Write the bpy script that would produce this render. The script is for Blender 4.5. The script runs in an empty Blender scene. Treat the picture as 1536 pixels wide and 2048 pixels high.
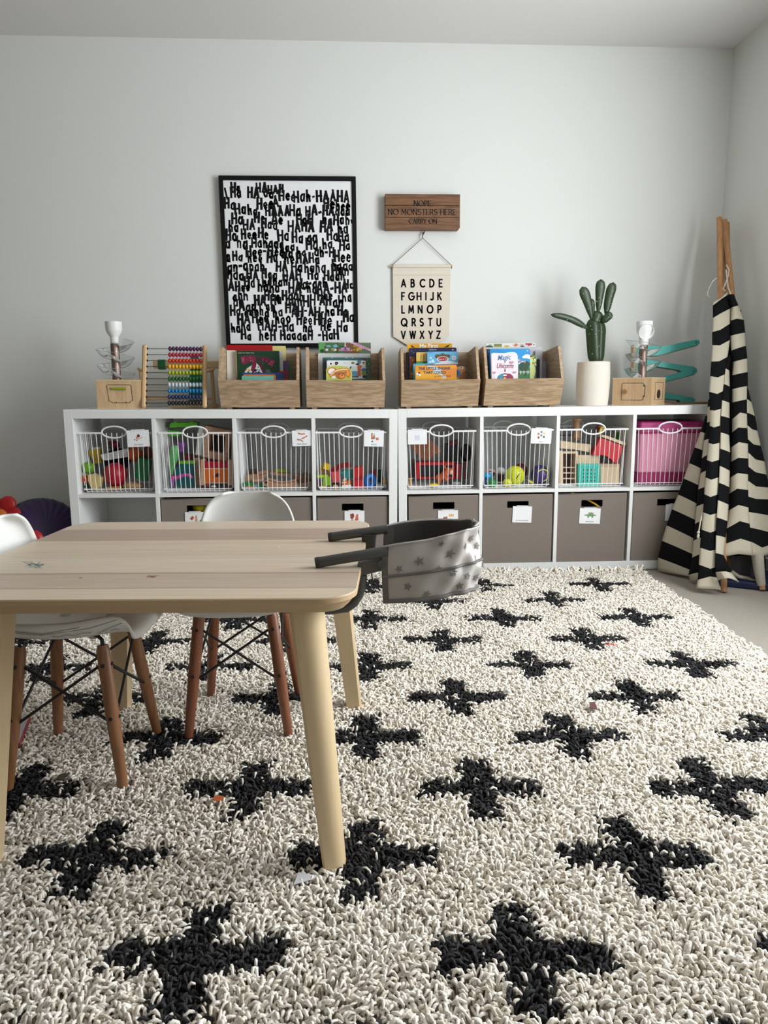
import bpy, bmesh, math, random
import numpy as np
from mathutils import Matrix, Vector, Euler
PI = math.pi
C = bpy.context.scene.collection
sc = bpy.context.scene
# ------------------------------------------------------------------ camera
FPX, CAM_H, PITCH, ROLL, YAW = 1397.74, 0.84654, 0.1710, -0.0103, -0.0581
camd = bpy.data.cameras.new('camera'); cam = bpy.data.objects.new('camera', camd); C.objects.link(cam)
camd.sensor_fit = 'VERTICAL'; camd.sensor_height = 24.0; camd.lens = 24.0*FPX/2048
camd.clip_start = 0.02; camd.clip_end = 60
CAMM = Matrix.Rotation(YAW,4,'Z') @ Matrix.Rotation(PI/2-PITCH,4,'X') @ Matrix.Rotation(ROLL,4,'Z')
cam.matrix_world = Matrix.Translation((0,0,CAM_H)) @ CAMM
sc.camera = cam
sc.view_settings.view_transform = 'Standard'; sc.view_settings.look = 'None'
sc.view_settings.gamma = 1.0; sc.view_settings.use_curve_mapping = False
sc.view_settings.exposure = 0.0
# ------------------------------------------------------------------ daylight
world = bpy.data.worlds.new('sky'); sc.world = world; world.use_nodes = True
wb = world.node_tree.nodes['Background']; wb.inputs[0].default_value = (0.80,0.90,1.0,1); wb.inputs[1].default_value = 0.4
XR, YB, HC, XL, YF = 1.917, 3.585, 2.455, -3.4, -3.2     # right wall, back wall, ceiling, left wall, wall behind the camera
WIN_R = (0.75, 2.28, 0.52, 2.14)                           # window in the right wall: y0, y1, z0, z1
WIN_F = (-0.3, 1.5, 0.8, 2.15)                             # window behind the camera: x0, x1, z0, z1
def area(name, loc, rot, sx, sy, power, col):
    d = bpy.data.lights.new(name, 'AREA'); d.shape = 'RECTANGLE'; d.size = sx; d.size_y = sy; d.energy = power; d.color = col
    o = bpy.data.objects.new(name, d); C.objects.link(o); o.location = loc; o.rotation_euler = rot; return o
area('daylight', (XR+0.03, (WIN_R[0]+WIN_R[1])/2, (WIN_R[2]+WIN_R[3])/2), (0, PI/2, 0), WIN_R[3]-WIN_R[2], WIN_R[1]-WIN_R[0], 93, (0.93,0.97,1.0))
area('daylight', ((WIN_F[0]+WIN_F[1])/2, YF-0.03, (WIN_F[2]+WIN_F[3])/2), (PI/2, 0, 0), WIN_F[1]-WIN_F[0], WIN_F[3]-WIN_F[2], 8, (0.95,0.97,1.0))

# ------------------------------------------------------------------ geometry helpers
def T(x,y,z): return Matrix.Translation((x,y,z))
def RZ(a): return Matrix.Rotation(a,4,'Z')
def RX(a): return Matrix.Rotation(a,4,'X')
def RY(a): return Matrix.Rotation(a,4,'Y')
def ray(px,py):
    return CAMM.to_3x3() @ Vector(((px-768)/FPX, (1024-py)/FPX, -1.0))
def at(px,py,Y):                       # the point seen there at distance Y
    d = ray(px,py); return Vector((0,0,CAM_H)) + d*(Y/d.y)
def atz(px,py,z):                      # the point seen there at height z
    d = ray(px,py); return Vector((0,0,CAM_H)) + d*((z-CAM_H)/d.z)
# the two shelving units: frames with x right, y into the shelf, z up
UL = T(-1.22152,3.15157,0.01773) @ RZ(0.0203) @ RY(0.0117)
UR = T(0.25426,3.18255,0.00225) @ RZ(-0.0371) @ RY(-0.0017)
def onu(U,px,py,dep):
    I = U.inverted(); o = I @ Vector((0,0,CAM_H)); d = I.to_3x3() @ ray(px,py)
    return o + d*((dep-o.y)/d.y)

class MB:
    def __init__(s): s.v=[]; s.f=[]; s.m=[]; s.s=[]
    def add(s, vs, fs, mi=0, smooth=False, M=None):
        n=len(s.v)
        if M is not None: vs=[M@Vector(v) for v in vs]
        s.v.extend([tuple(v) for v in vs])
        for f in fs: s.f.append(tuple(i+n for i in f)); s.m.append(mi); s.s.append(smooth)
        return s
    def bm(s, b, mi=0, smooth=False, M=None):
        b.verts.index_update()
        s.add([v.co[:] for v in b.verts],[[v.index for v in f.verts] for f in b.faces],mi,smooth,M); b.free(); return s
    def box(s, c, d, mi=0, bev=0.0, M=None, seg=1):
        b=bmesh.new(); bmesh.ops.create_cube(b,size=1.0)
        bmesh.ops.scale(b,vec=d,verts=b.verts); bmesh.ops.translate(b,vec=c,verts=b.verts)
        if bev>0: bmesh.ops.bevel(b,geom=b.edges[:],offset=bev,segments=seg,affect='EDGES',profile=0.5)
        return s.bm(b,mi,False,M)
    def bx(s,x0,x1,y0,y1,z0,z1,mi=0,bev=0.0,M=None):
        return s.box(((x0+x1)/2,(y0+y1)/2,(z0+z1)/2),(x1-x0,y1-y0,z1-z0),mi,bev,M)
    def tube(s, pts, r, n=8, mi=0, closed=False, caps=True, M=None):
        pts=[Vector(p) for p in pts]; k=len(pts); rs=r if isinstance(r,(list,tuple)) else [r]*k
        vs=[]; up=None
        for i,p in enumerate(pts):
            a=pts[i-1] if (i>0 or closed) else p; c=pts[(i+1)%k] if (i<k-1 or closed) else p
            t=(c-a).normalized()
            if up is None:
                up=Vector((0,0,1)) if abs(t.z)<.9 else Vector((1,0,0))
            u=(up-t*up.dot(t)).normalized(); up=u; w=t.cross(u)
            for j in range(n):
                an=2*PI*j/n; vs.append(p+(u*math.cos(an)+w*math.sin(an))*rs[i])
        fs=[]
        for i in range(k if closed else k-1):
            for j in range(n):
                a=i*n+j; b=i*n+(j+1)%n; c=((i+1)%k)*n+(j+1)%n; d=((i+1)%k)*n+j; fs.append((a,b,c,d))
        s.add(vs,fs,mi,True,M)
        if caps and not closed:
            s.add(vs[:n],[tuple(range(n-1,-1,-1))],mi,False,M); s.add(vs[-n:],[tuple(range(n))],mi,False,M)
        return s
    def lathe(s, prof, n=24, mi=0, M=None, smooth=True, caps=True):
        vs=[]; fs=[]
        for r,z in prof:
            for j in range(n): a=2*PI*j/n; vs.append((r*math.cos(a),r*math.sin(a),z))
        for i in range(len(prof)-1):
            for j in range(n): fs.append((i*n+j,i*n+(j+1)%n,(i+1)*n+(j+1)%n,(i+1)*n+j))
        s.add(vs,fs,mi,smooth,M)
        if caps:
            if prof[0][0]>1e-5: s.add(vs[:n],[tuple(range(n-1,-1,-1))],mi,False,M)
            if prof[-1][0]>1e-5: s.add(vs[-n:],[tuple(range(n))],mi,False,M)
        return s
    def ell(s, c, r, mi=0, M=None, nu=16, nv=10):
        if not isinstance(r,(tuple,list)): r=(r,r,r)
        b=bmesh.new(); bmesh.ops.create_uvsphere(b,u_segments=nu,v_segments=nv,radius=1.0)
        bmesh.ops.scale(b,vec=r,verts=b.verts); bmesh.ops.translate(b,vec=c,verts=b.verts)
        return s.bm(b,mi,True,M)
    def prism(s, poly, y0, y1, mi=0, M=None, smooth=False):      # polygon in x,z pushed along y
        n=len(poly); vs=[(x,y0,z) for x,z in poly]+[(x,y1,z) for x,z in poly]
        fs=[tuple(range(n)),tuple(range(2*n-1,n-1,-1))]
        s.add(vs,fs,mi,False,M)
        s.add(vs,[(i,i+n,(i+1)%n+n,(i+1)%n) for i in range(n)],mi,smooth,M); return s
    def flat(s, poly, y=0.0, mi=0, M=None):                      # a printed shape in x,z facing -y
        s.add([(x,y,z) for x,z in poly],[tuple(range(len(poly)))],mi,False,M); return s
    def grid(s, P, nu, nv, mi=0, smooth=True, M=None):           # P(i,j) -> point
        vs=[P(i,j) for j in range(nv+1) for i in range(nu+1)]
        fs=[(j*(nu+1)+i,j*(nu+1)+i+1,(j+1)*(nu+1)+i+1,(j+1)*(nu+1)+i) for j in range(nv) for i in range(nu)]
        s.add(vs,fs,mi,smooth,M); return s
    def ribbon(s, pts, w, y=0.0, mi=0, M=None, thin=None, serif=0.0):  # brush stroke in x,z
        P=[Vector(p) for p in pts]
        for a,b in zip(P[:-1],P[1:]):
            d=b-a; L=d.length
            if L<1e-6: continue
            d/=L; nrm=Vector((-d.y,d.x)); ww=w
            if thin is not None:
                ww=thin+(w-thin)*abs(d.y)*(1.0 if d.x*d.y<=1e-4 else 0.35)
            e=ww*0.35
            q=[a-d*e+nrm*ww/2,a-d*e-nrm*ww/2,b+d*e-nrm*ww/2,b+d*e+nrm*ww/2]
            s.add([(v.x,y,v.y) for v in q],[(0,1,2,3)],mi,False,M)
        return s
    def build(s, name, mats, parent=None, M=None, sharp=40):
        me=bpy.data.meshes.new(name); me.from_pydata(s.v,[],s.f)
        if not isinstance(mats,(list,tuple)): mats=[mats]
        for m in mats: me.materials.append(m)
        me.polygons.foreach_set('material_index',s.m); me.polygons.foreach_set('use_smooth',s.s); me.update()
        if any(s.s):
            b=bmesh.new(); b.from_mesh(me); bmesh.ops.remove_doubles(b,verts=b.verts,dist=1e-6)
            for e in b.edges:
                if len(e.link_faces)==2 and e.calc_face_angle(0)>math.radians(sharp): e.smooth=False
            b.to_mesh(me); b.free()
        o=bpy.data.objects.new(name,me); C.objects.link(o)
        if parent is not None: o.parent=parent
        if M is not None:
            if parent is None: o.matrix_world=M
            else: o.matrix_local=M
        return o
def tag(o,label,cat,group=None,kind=None):
    o['label']=label; o['category']=cat
    if group: o['group']=group
    if kind: o['kind']=kind
    return o
def thing(name,label,cat,M=None,group=None):
    o=bpy.data.objects.new(name,None); C.objects.link(o); o.empty_display_size=.05
    if M is not None: o.matrix_world=M
    return tag(o,label,cat,group)
def struct(o): o['kind']='structure'; return o
def copy_thing(src,M,label,group=None):
    c=src.copy(); C.objects.link(c); c.matrix_world=M; c['label']=label
    if group: c['group']=group
    for ch in list(src.children):
        k=ch.copy(); C.objects.link(k); k.parent=c
        for g in list(ch.children):
            q=g.copy(); C.objects.link(q); q.parent=k
    return c
def circ(cx,cz,rx,rz=None,n=20,a0=0,a1=2*PI):
    rz=rx if rz is None else rz
    full=abs(a1-a0-2*PI)<1e-6
    k=n if full else n+1
    return [(cx+rx*math.cos(a0+(a1-a0)*i/n),cz+rz*math.sin(a0+(a1-a0)*i/n)) for i in range(k)]
def rrect(x0,x1,z0,z1,r,n=4):
    P=[]
    for cx,cz,a in ((x1-r,z0+r,-PI/2),(x1-r,z1-r,0),(x0+r,z1-r,PI/2),(x0+r,z0+r,PI)):
        for i in range(n+1): t=a+PI/2*i/n; P.append((cx+r*math.cos(t),cz+r*math.sin(t)))
    return P
def arc3(c,r,a0,a1,n,plane='xz'):
    out=[]
    for i in range(n+1):
        a=a0+(a1-a0)*i/n; u,v=r*math.cos(a),r*math.sin(a)
        out.append((c[0]+u,c[1],c[2]+v) if plane=='xz' else ((c[0],c[1]+u,c[2]+v) if plane=='yz' else (c[0]+u,c[1]+v,c[2])))
    return out
_tc={}
def text(mb,s,x,z,h,y=0.0,mi=0,M=None,align='CENTER',shear=0.0,bold=0.0,sx=1.0,rot=0.0):
    key=(s,shear,bold,align)
    if key not in _tc:
        cu=bpy.data.curves.new('t','FONT'); cu.body=s; cu.size=1.0; cu.shear=shear; cu.offset=bold; cu.align_x=align; cu.resolution_u=3; cu.fill_mode='FRONT'
        o=bpy.data.objects.new('t',cu); C.objects.link(o)
        dg=bpy.context.evaluated_depsgraph_get(); me=bpy.data.meshes.new_from_object(o.evaluated_get(dg))
        _tc[key]=([tuple(v.co) for v in me.vertices],[tuple(p.vertices) for p in me.polygons])
        bpy.data.objects.remove(o); bpy.data.curves.remove(cu); bpy.data.meshes.remove(me)
    vs,fs=_tc[key]; k=h/0.72; c,sn=math.cos(rot),math.sin(rot)
    mb.add([(x+(v[0]*sx*c-v[1]*sn)*k,y,z+(v[0]*sx*sn+v[1]*c)*k) for v in vs],fs,mi,False,M)

# ------------------------------------------------------------------ materials
def lin(c): return tuple(((v/255)/12.92 if v/255<=.04045 else ((v/255+.055)/1.055)**2.4) for v in c)
_mc={}
def mat(r,g,b,rough=.55,metal=0.0,noise=.06,nscale=30,bump=0.0,bscale=200,trans=0.0,sheen=0.0,spec=.5,coat=0.0):
    key=(r,g,b,rough,metal,noise,nscale,bump,bscale,trans,sheen,spec,coat)
    if key in _mc: return _mc[key]
    m=bpy.data.materials.new('surface'); m.use_nodes=True; nt=m.node_tree; p=nt.nodes['Principled BSDF']
    col=lin((r,g,b)); p.inputs['Roughness'].default_value=rough; p.inputs['Metallic'].default_value=metal
    p.inputs['Specular IOR Level'].default_value=spec; p.inputs['Coat Weight'].default_value=coat
    p.inputs['Sheen Weight'].default_value=sheen; p.inputs['Transmission Weight'].default_value=trans
    tc=nt.nodes.new('ShaderNodeTexCoord')
    n=nt.nodes.new('ShaderNodeTexNoise'); n.inputs['Scale'].default_value=nscale; n.inputs['Detail'].default_value=4
    nt.links.new(tc.outputs['Object'],n.inputs['Vector'])
    mx=nt.nodes.new('ShaderNodeMix'); mx.data_type='RGBA'
    mx.inputs['A'].default_value=tuple(c*(1-noise) for c in col)+(1,); mx.inputs['B'].default_value=tuple(min(1,c*(1+noise)) for c in col)+(1,)
    nt.links.new(n.outputs['Fac'],mx.inputs['Factor']); nt.links.new(mx.outputs['Result'],p.inputs['Base Color'])
    if bump>0:
        n2=nt.nodes.new('ShaderNodeTexNoise'); n2.inputs['Scale'].default_value=bscale; n2.inputs['Detail'].default_value=3
        nt.links.new(tc.outputs['Object'],n2.inputs['Vector'])
        bp=nt.nodes.new('ShaderNodeBump'); bp.inputs['Strength'].default_value=bump; bp.inputs['Distance'].default_value=.002
        nt.links.new(n2.outputs['Fac'],bp.inputs['Height']); nt.links.new(bp.outputs['Normal'],p.inputs['Normal'])
    _mc[key]=m; return m
def wood(c1,c2,axis='x',scale=1.0,rough=.5,contrast=1.0,rings=True):
    key=('wood',c1,c2,axis,scale,rough,contrast,rings)
    if key in _mc: return _mc[key]
    m=bpy.data.materials.new('wood'); m.use_nodes=True; nt=m.node_tree; p=nt.nodes['Principled BSDF']; p.inputs['Roughness'].default_value=rough
    tc=nt.nodes.new('ShaderNodeTexCoord'); oi=nt.nodes.new('ShaderNodeObjectInfo')
    ad=nt.nodes.new('ShaderNodeVectorMath'); ad.operation='ADD'
    sc_=nt.nodes.new('ShaderNodeVectorMath'); sc_.operation='SCALE'; sc_.inputs['Scale'].default_value=7.0
    cb=nt.nodes.new('ShaderNodeCombineXYZ')
    for i in range(3): nt.links.new(oi.outputs['Random'],cb.inputs[i])
    nt.links.new(cb.outputs[0],sc_.inputs[0]); nt.links.new(tc.outputs['Object'],ad.inputs[0]); nt.links.new(sc_.outputs[0],ad.inputs[1])
    mp=nt.nodes.new('ShaderNodeMapping'); st={'x':(1.6,14,14),'y':(14,1.6,14),'z':(14,14,1.6)}[axis]
    mp.inputs['Scale'].default_value=tuple(v*scale for v in st); nt.links.new(ad.outputs[0],mp.inputs['Vector'])
    n=nt.nodes.new('ShaderNodeTexNoise'); n.inputs['Scale'].default_value=1.6; n.inputs['Detail'].default_value=3; n.inputs['Distortion'].default_value=.4
    nt.links.new(mp.outputs[0],n.inputs['Vector'])
    n2=nt.nodes.new('ShaderNodeTexNoise'); n2.inputs['Scale'].default_value=9; n2.inputs['Detail'].default_value=6
    nt.links.new(mp.outputs[0],n2.inputs['Vector'])
    ma=nt.nodes.new('ShaderNodeMath'); ma.operation='MULTIPLY'; ma.inputs[1].default_value=9.0 if rings else 1.0; nt.links.new(n.outputs['Fac'],ma.inputs[0])
    fr=nt.nodes.new('ShaderNodeMath'); fr.operation='PINGPONG'; fr.inputs[1].default_value=1.0; nt.links.new(ma.outputs[0],fr.inputs[0])
    mm=nt.nodes.new('ShaderNodeMath'); mm.operation='MULTIPLY_ADD'; mm.inputs[1].default_value=.55*contrast; nt.links.new(fr.outputs[0],mm.inputs[0])
    m2=nt.nodes.new('ShaderNodeMath'); m2.operation='MULTIPLY'; m2.inputs[1].default_value=.6; nt.links.new(n2.outputs['Fac'],m2.inputs[0]); nt.links.new(m2.outputs[0],mm.inputs[2])
    mx=nt.nodes.new('ShaderNodeMix'); mx.data_type='RGBA'; mx.clamp_factor=True
    mx.inputs['A'].default_value=lin(c1)+(1,); mx.inputs['B'].default_value=lin(c2)+(1,)
    nt.links.new(mm.outputs[0],mx.inputs['Factor']); nt.links.new(mx.outputs['Result'],p.inputs['Base Color'])
    bp=nt.nodes.new('ShaderNodeBump'); bp.inputs['Strength'].default_value=.08; bp.inputs['Distance'].default_value=.001
    nt.links.new(n2.outputs['Fac'],bp.inputs['Height']); nt.links.new(bp.outputs['Normal'],p.inputs['Normal'])
    _mc[key]=m; return m
def clearplastic():
    if 'clear' in _mc: return _mc['clear']
    m=bpy.data.materials.new('clear_plastic'); m.use_nodes=True; nt=m.node_tree; nt.nodes.remove(nt.nodes['Principled BSDF'])
    out=nt.nodes['Material Output']; g=nt.nodes.new('ShaderNodeBsdfGlossy'); g.inputs['Roughness'].default_value=.08
    t=nt.nodes.new('ShaderNodeBsdfTransparent'); t.inputs[0].default_value=(.90,.91,.915,1); fr=nt.nodes.new('ShaderNodeFresnel'); fr.inputs[0].default_value=1.5
    mx=nt.nodes.new('ShaderNodeMixShader'); nt.links.new(fr.outputs[0],mx.inputs[0]); nt.links.new(t.outputs[0],mx.inputs[1]); nt.links.new(g.outputs[0],mx.inputs[2])
    nt.links.new(mx.outputs[0],out.inputs['Surface']); _mc['clear']=m; return m
WHITE=mat(238,239,237,.45,noise=.015); LAM=mat(233,234,232,.4,noise=.01); BLACK=mat(16,16,17,.5,spec=.3); INK=mat(17,17,19,.75,spec=.15); PAPER=mat(238,239,240,.6,noise=.02)
WIRE=mat(240,240,240,.35,noise=.01); DARKMETAL=mat(22,22,24,.45)
PALE=wood((214,190,152),(196,168,126),'z',1.0,.5,.6,False); PALEX=wood((214,190,152),(196,168,126),'x',1.0,.5,.6,False)
TAUPE=mat(128,118,109,.85,noise=.10,nscale=160,bump=.25,bscale=900)
# ================================================================== the room
wallpaint=mat(226,228,224,.85,noise=.012,nscale=3,bump=.04,bscale=260); ceilpaint=mat(226,224,222,.9,noise=.01,nscale=3)
carpet=mat(154,147,134,.95,noise=.14,nscale=90,bump=.9,bscale=420,sheen=.2)
th=.12
struct(MB().bx(XL-th,XR+th,YF-th,YB+th,-.10,0,0).build('floor',carpet))
struct(MB().bx(XL-th,XR+th,YF-th,YB+th,HC,HC+.1,0).build('ceiling',ceilpaint))
struct(MB().bx(XL,XR,YB,YB+th,0,HC).build('wall_back',wallpaint))
lowbouncepaint=mat(158,150,140,.9,noise=.01,nscale=3)  # unseen walls given a darker colour to cut bounced light
struct(MB().bx(XL-th,XL,YF-th,YB+th,0,HC).build('wall_left',lowbouncepaint))
w=MB(); ry0,ry1,z0,z1=WIN_R; y0,y1=ry0,ry1
w.bx(XR,XR+th,YF-th,y0,0,HC).bx(XR,XR+th,y1,YB+th,0,HC).bx(XR,XR+th,y0,y1,0,z0).bx(XR,XR+th,y0,y1,z1,HC)
struct(w.build('wall_right',wallpaint))
w=MB(); x0,x1,z0_,z1_=WIN_F
w.bx(XL,x0,YF-th,YF,0,HC).bx(x1,XR,YF-th,YF,0,HC).bx(x0,x1,YF-th,YF,0,z0_).bx(x0,x1,YF-th,YF,z1_,HC)
struct(w.build('wall_front',lowbouncepaint))
w=MB(); f=.045
w.bx(XR-.012,XR+.03,y0-.06,y0,z0-.06,z1+.06).bx(XR-.012,XR+.03,y1,y1+.06,z0-.06,z1+.06).bx(XR-.012,XR+.03,y0,y1,z1,z1+.06).bx(XR-.05,XR+.03,y0-.08,y1+.08,z0-.035,z0)
w.bx(XR+.05,XR+.09,y0,y1,z0,z0+f).bx(XR+.05,XR+.09,y0,y1,z1-f,z1).bx(XR+.05,XR+.09,y0,y0+f,z0,z1).bx(XR+.05,XR+.09,y1-f,y1,z0,z1).bx(XR+.05,XR+.09,(y0+y1)/2-.03,(y0+y1)/2+.03,z0,z1)
struct(w.build('window_1',WHITE))
w=MB()
w.bx(x0-.06,x0,YF-.03,YF+.012,z0_-.06,z1_+.06).bx(x1,x1+.06,YF-.03,YF+.012,z0_-.06,z1_+.06).bx(x0,x1,YF-.03,YF+.012,z1_,z1_+.06).bx(x0-.08,x1+.08,YF-.03,YF+.05,z0_-.035,z0_)
w.bx(x0,x1,YF-.09,YF-.05,z0_,z0_+f).bx(x0,x1,YF-.09,YF-.05,z1_-f,z1_).bx(x0,x0+f,YF-.09,YF-.05,z0_,z1_).bx(x1-f,x1,YF-.09,YF-.05,z0_,z1_)
struct(w.build('window_2',WHITE))
struct(MB().bx(XL,XR-.014,YB-.013,YB,0,.085,bev=.003).build('baseboard_back',WHITE))
struct(MB().bx(XR-.013,XR,y1+.065,YB,0,.085,bev=.003).build('baseboard_right',WHITE))
struct(MB().bx(XL,XL+.013,YF,YB-.014,0,.085,bev=.003).build('baseboard_left',WHITE))

# ================================================================== shag rug
def rugmats():
    out=[]
    for nm,ca,cb in (('ivory_wool',(221,211,195),(250,245,235)),('charcoal_wool',(30,30,32),(58,57,58))):
        m=bpy.data.materials.new(nm); m.use_nodes=True; nt=m.node_tree; p=nt.nodes['Principled BSDF']
        p.inputs['Roughness'].default_value=.85; p.inputs['Specular IOR Level'].default_value=.25
        g=nt.nodes.new('ShaderNodeNewGeometry'); mx=nt.nodes.new('ShaderNodeMix'); mx.data_type='RGBA'
        mx.inputs['A'].default_value=lin(ca)+(1,); mx.inputs['B'].default_value=lin(cb)+(1,)
        nt.links.new(g.outputs['Random Per Island'],mx.inputs['Factor']); nt.links.new(mx.outputs['Result'],p.inputs['Base Color'])
        tc=nt.nodes.new('ShaderNodeTexCoord'); n=nt.nodes.new('ShaderNodeTexNoise'); n.inputs['Scale'].default_value=420; n.inputs['Detail'].default_value=2
        nt.links.new(tc.outputs['Object'],n.inputs['Vector']); bp=nt.nodes.new('ShaderNodeBump'); bp.inputs['Strength'].default_value=.5; bp.inputs['Distance'].default_value=.002
        nt.links.new(n.outputs['Fac'],bp.inputs['Height']); nt.links.new(bp.outputs['Normal'],p.inputs['Normal'])
        out.append(m)
    return out
RUGM=rugmats()
LP=np.array([-.23617,.92769]); LA=np.array([.48592,-.03324]); LB=np.array([.01124,.22089])   # cross lattice
ru=-LA/np.linalg.norm(LA); rv=-LB/np.linalg.norm(LB); RC=np.array([1.362,3.062]); RU,RV=3.05,2.55
rug=thing('shag_rug','large ivory shag rug with charcoal plus signs covering the floor','rug',T(0,0,0))
b=MB(); FE=[RC,np.array([.45,3.118]),np.array([-1.68,3.105])]      # the far edge bends slightly along the shelves
cs=[FE[0],FE[1],FE[2],RC+ru*RU+rv*RV,RC+rv*RV]
b.add([(c[0],c[1],z) for z in (.001,.007) for c in cs],[(0,1,2,3,4),(9,8,7,6,5)]+[(k,k+5,(k+1)%5+5,(k+1)%5) for k in range(5)])
b.build('backing',mat(150,140,124,.9),rug)
def make_pile(seed=3,sp=.0067):
    rg=np.random.default_rng(seed)
    U_,V_=np.meshgrid(np.arange(.004,RU,sp),np.arange(-.06,RV,sp)); U_=U_.ravel(); V_=V_.ravel()
    U_=U_+rg.uniform(-.0035,.0035,U_.size); V_=V_+rg.uniform(-.0035,.0035,U_.size)
    P=RC+U_[:,None]*ru+V_[:,None]*rv; P=P[P[:,1]<np.interp(P[:,0],[-1.68,.45,RC[0]],[3.105,3.118,RC[1]])-.032]; N=len(P)
    # which yarns are charcoal: inside a plus sign of the lattice, with a ragged border
    q=P-LP+rg.normal(0,.0045,(N,2)); Mi=np.linalg.inv(np.stack([LA,LB],1)); w=q@Mi.T
    dark=np.zeros(N,bool)
    for r in range(-4,14):
        off=.5*(r%2)
        d=w[:,1]-r; k=np.round(w[:,0]-off); e=w[:,0]-off-k
        x=e*.487+d*0; y=d*.2212
        cen=LP+(k+off)[:,None]*LA+r*LB                    # no plus sign closer to the border than this
        ok=(cen[:,0]<1.31+.05*(cen[:,1]-2)-.14)&(cen[:,1]<2.96)
        dark|=ok&(((np.abs(x)<.132)&(np.abs(y)<.030))|((np.abs(y)<.110)&(np.abs(x)<.033)))
    dark&=rg.random(N)>.035
    fld=lambda a,b_,c: np.sin(P[:,0]*a+c)+np.sin(P[:,1]*b_+c*1.7)+np.sin((P[:,0]+P[:,1])*(a*.6)+c*.3)
    ang=fld(31,27,1.0)*1.4+rg.normal(0,1.0,N)
    ln=rg.uniform(.006,.020,N); h=rg.uniform(.013,.026,N)+.004*fld(19,23,4)/3
    h[dark]-=.003
    r0=rg.uniform(.0020,.0031,N)
    D=np.stack([np.cos(ang),np.sin(ang),np.zeros(N)],1); Sd=np.stack([-np.sin(ang),np.cos(ang),np.zeros(N)],1)
    sw=rg.normal(0,.0035,N)
    B0=np.concatenate([P,np.full((N,1),.006)],1)
    ctrl=[]
    for t in (0,.4,.75,1.0):
        z=h*(2*t*(1-t)*1.25+t*t*.82); x=ln*(t*t*.9+.1*t)
        ctrl.append((B0+D*x[:,None]+Sd*(sw*math.sin(t*PI))[:,None]+np.array([0,0,1])*z[:,None], t))
    rad=[.85,1.0,1.1,.85]; ns=5
    vs=[]
    for k,(c,t) in enumerate(ctrl):
        c2=ctrl[min(k+1,3)][0]; c1=ctrl[max(k-1,0)][0]; tn=c2-c1; tn/=np.linalg.norm(tn,axis=1,keepdims=True)
        a1=Sd; a2=np.cross(tn,a1)
        for j in range(ns):
            an=2*PI*j/ns; vs.append(c+(a1*math.cos(an)+a2*math.sin(an))*(r0*rad[k])[:,None])
    tn=ctrl[3][0]-ctrl[2][0]; tn/=np.linalg.norm(tn,axis=1,keepdims=True)
    vs.append(ctrl[3][0]+tn*(r0*.8)[:,None])
    nv=len(vs); V=np.stack(vs,1).reshape(-1,3)
    fq=[]
    for k in range(3):
        for j in range(ns): fq.append((k*ns+j,k*ns+(j+1)%ns,(k+1)*ns+(j+1)%ns,(k+1)*ns+j))
    ft=[(3*ns+j,3*ns+(j+1)%ns,4*ns) for j in range(ns)]
    base=(np.arange(N)*nv)[:,None]
    lq=(np.array(fq).ravel()[None]+base); lt=(np.array(ft).ravel()[None]+base)
    loops=np.concatenate([lq,lt],1).ravel()
    tot=np.tile(np.array([4]*len(fq)+[3]*len(ft)),N)
    me=bpy.data.meshes.new('pile'); me.vertices.add(len(V)); me.vertices.foreach_set('co',V.ravel().astype(np.float32))
    me.loops.add(len(loops)); me.loops.foreach_set('vertex_index',loops.astype(np.int32))
    me.polygons.add(len(tot)); me.polygons.foreach_set('loop_start',np.concatenate([[0],np.cumsum(tot)[:-1]]).astype(np.int32))
    me.polygons.foreach_set('loop_total',tot.astype(np.int32))
    for m in RUGM: me.materials.append(m)
    nf=len(fq)+len(ft)
    me.polygons.foreach_set('material_index',np.repeat(dark.astype(np.int32),nf)); me.polygons.foreach_set('use_smooth',np.ones(len(tot),bool))
    me.update(calc_edges=True)
    o=bpy.data.objects.new('pile',me); C.objects.link(o); o.parent=rug; o['kind']='stuff'
make_pile()
fr=MB(); rnd=random.Random(5)
for k in range(80):
    u=.01+k*.032+rnd.uniform(-.006,.006)
    c=RC+ru*u; c=np.array([c[0],np.interp(c[0],[-1.68,.45,RC[0]],[3.105,3.118,RC[1]])])
    c[1]-=.028
    for s in range(5):
        a=rnd.uniform(-1.0,1.0); L=rnd.uniform(.035,.062); px=[(c[0],c[1],.014)]; hh=rnd.uniform(.010,.040)
        for t in (.3,.6,.85,1): px.append((c[0]+math.sin(a)*L*t+rnd.uniform(-.005,.005),c[1]+L*t*.8,.006+hh*math.sin(t*PI*.9)))
        fr.tube(px,[.0055,.005,.0042,.0036,.0028],5)
fo=fr.build('fringe',RUGM[0],rug); fo['kind']='stuff'

# ================================================================== shelving units
def shelving(U,label,low=0.0):
    t=thing('shelving_unit',label,'shelf',U,'cube shelving units along the back wall')
    H,W,D=.765,1.465,.385
    MB().bx(.0385,W-.0385,0,D,H-.0395,H,bev=.0008).build('top_panel',LAM,t)
    MB().bx(.0385,W-.0385,0,D,-low,.0395,bev=.0008).build('bottom_panel',LAM,t)
    MB().bx(0,.0385,0,D,-low,H,bev=.001).build('side_panel',LAM,t); MB().bx(W-.0385,W,0,D,-low,H,bev=.001).build('side_panel',LAM,t)
    for k in range(3): MB().bx(.3735+k*.351,.3895+k*.351,.001,D-.002,.0395,H-.0395,bev=.0006).build('divider',LAM,t)
    for k in range(4): MB().bx(.0385+k*.351,.3735+k*.351,.0015,D-.002,.3745,.3905,bev=.0006).build('shelf_board',LAM,t)
    return t
shelving(UL,'white eight-cube shelving unit on the left, with one cube empty',.006)
shelving(UR,'white eight-cube shelving unit on the right, beside the striped tent',.0)
def cx(i): return .206+i*.351

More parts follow.
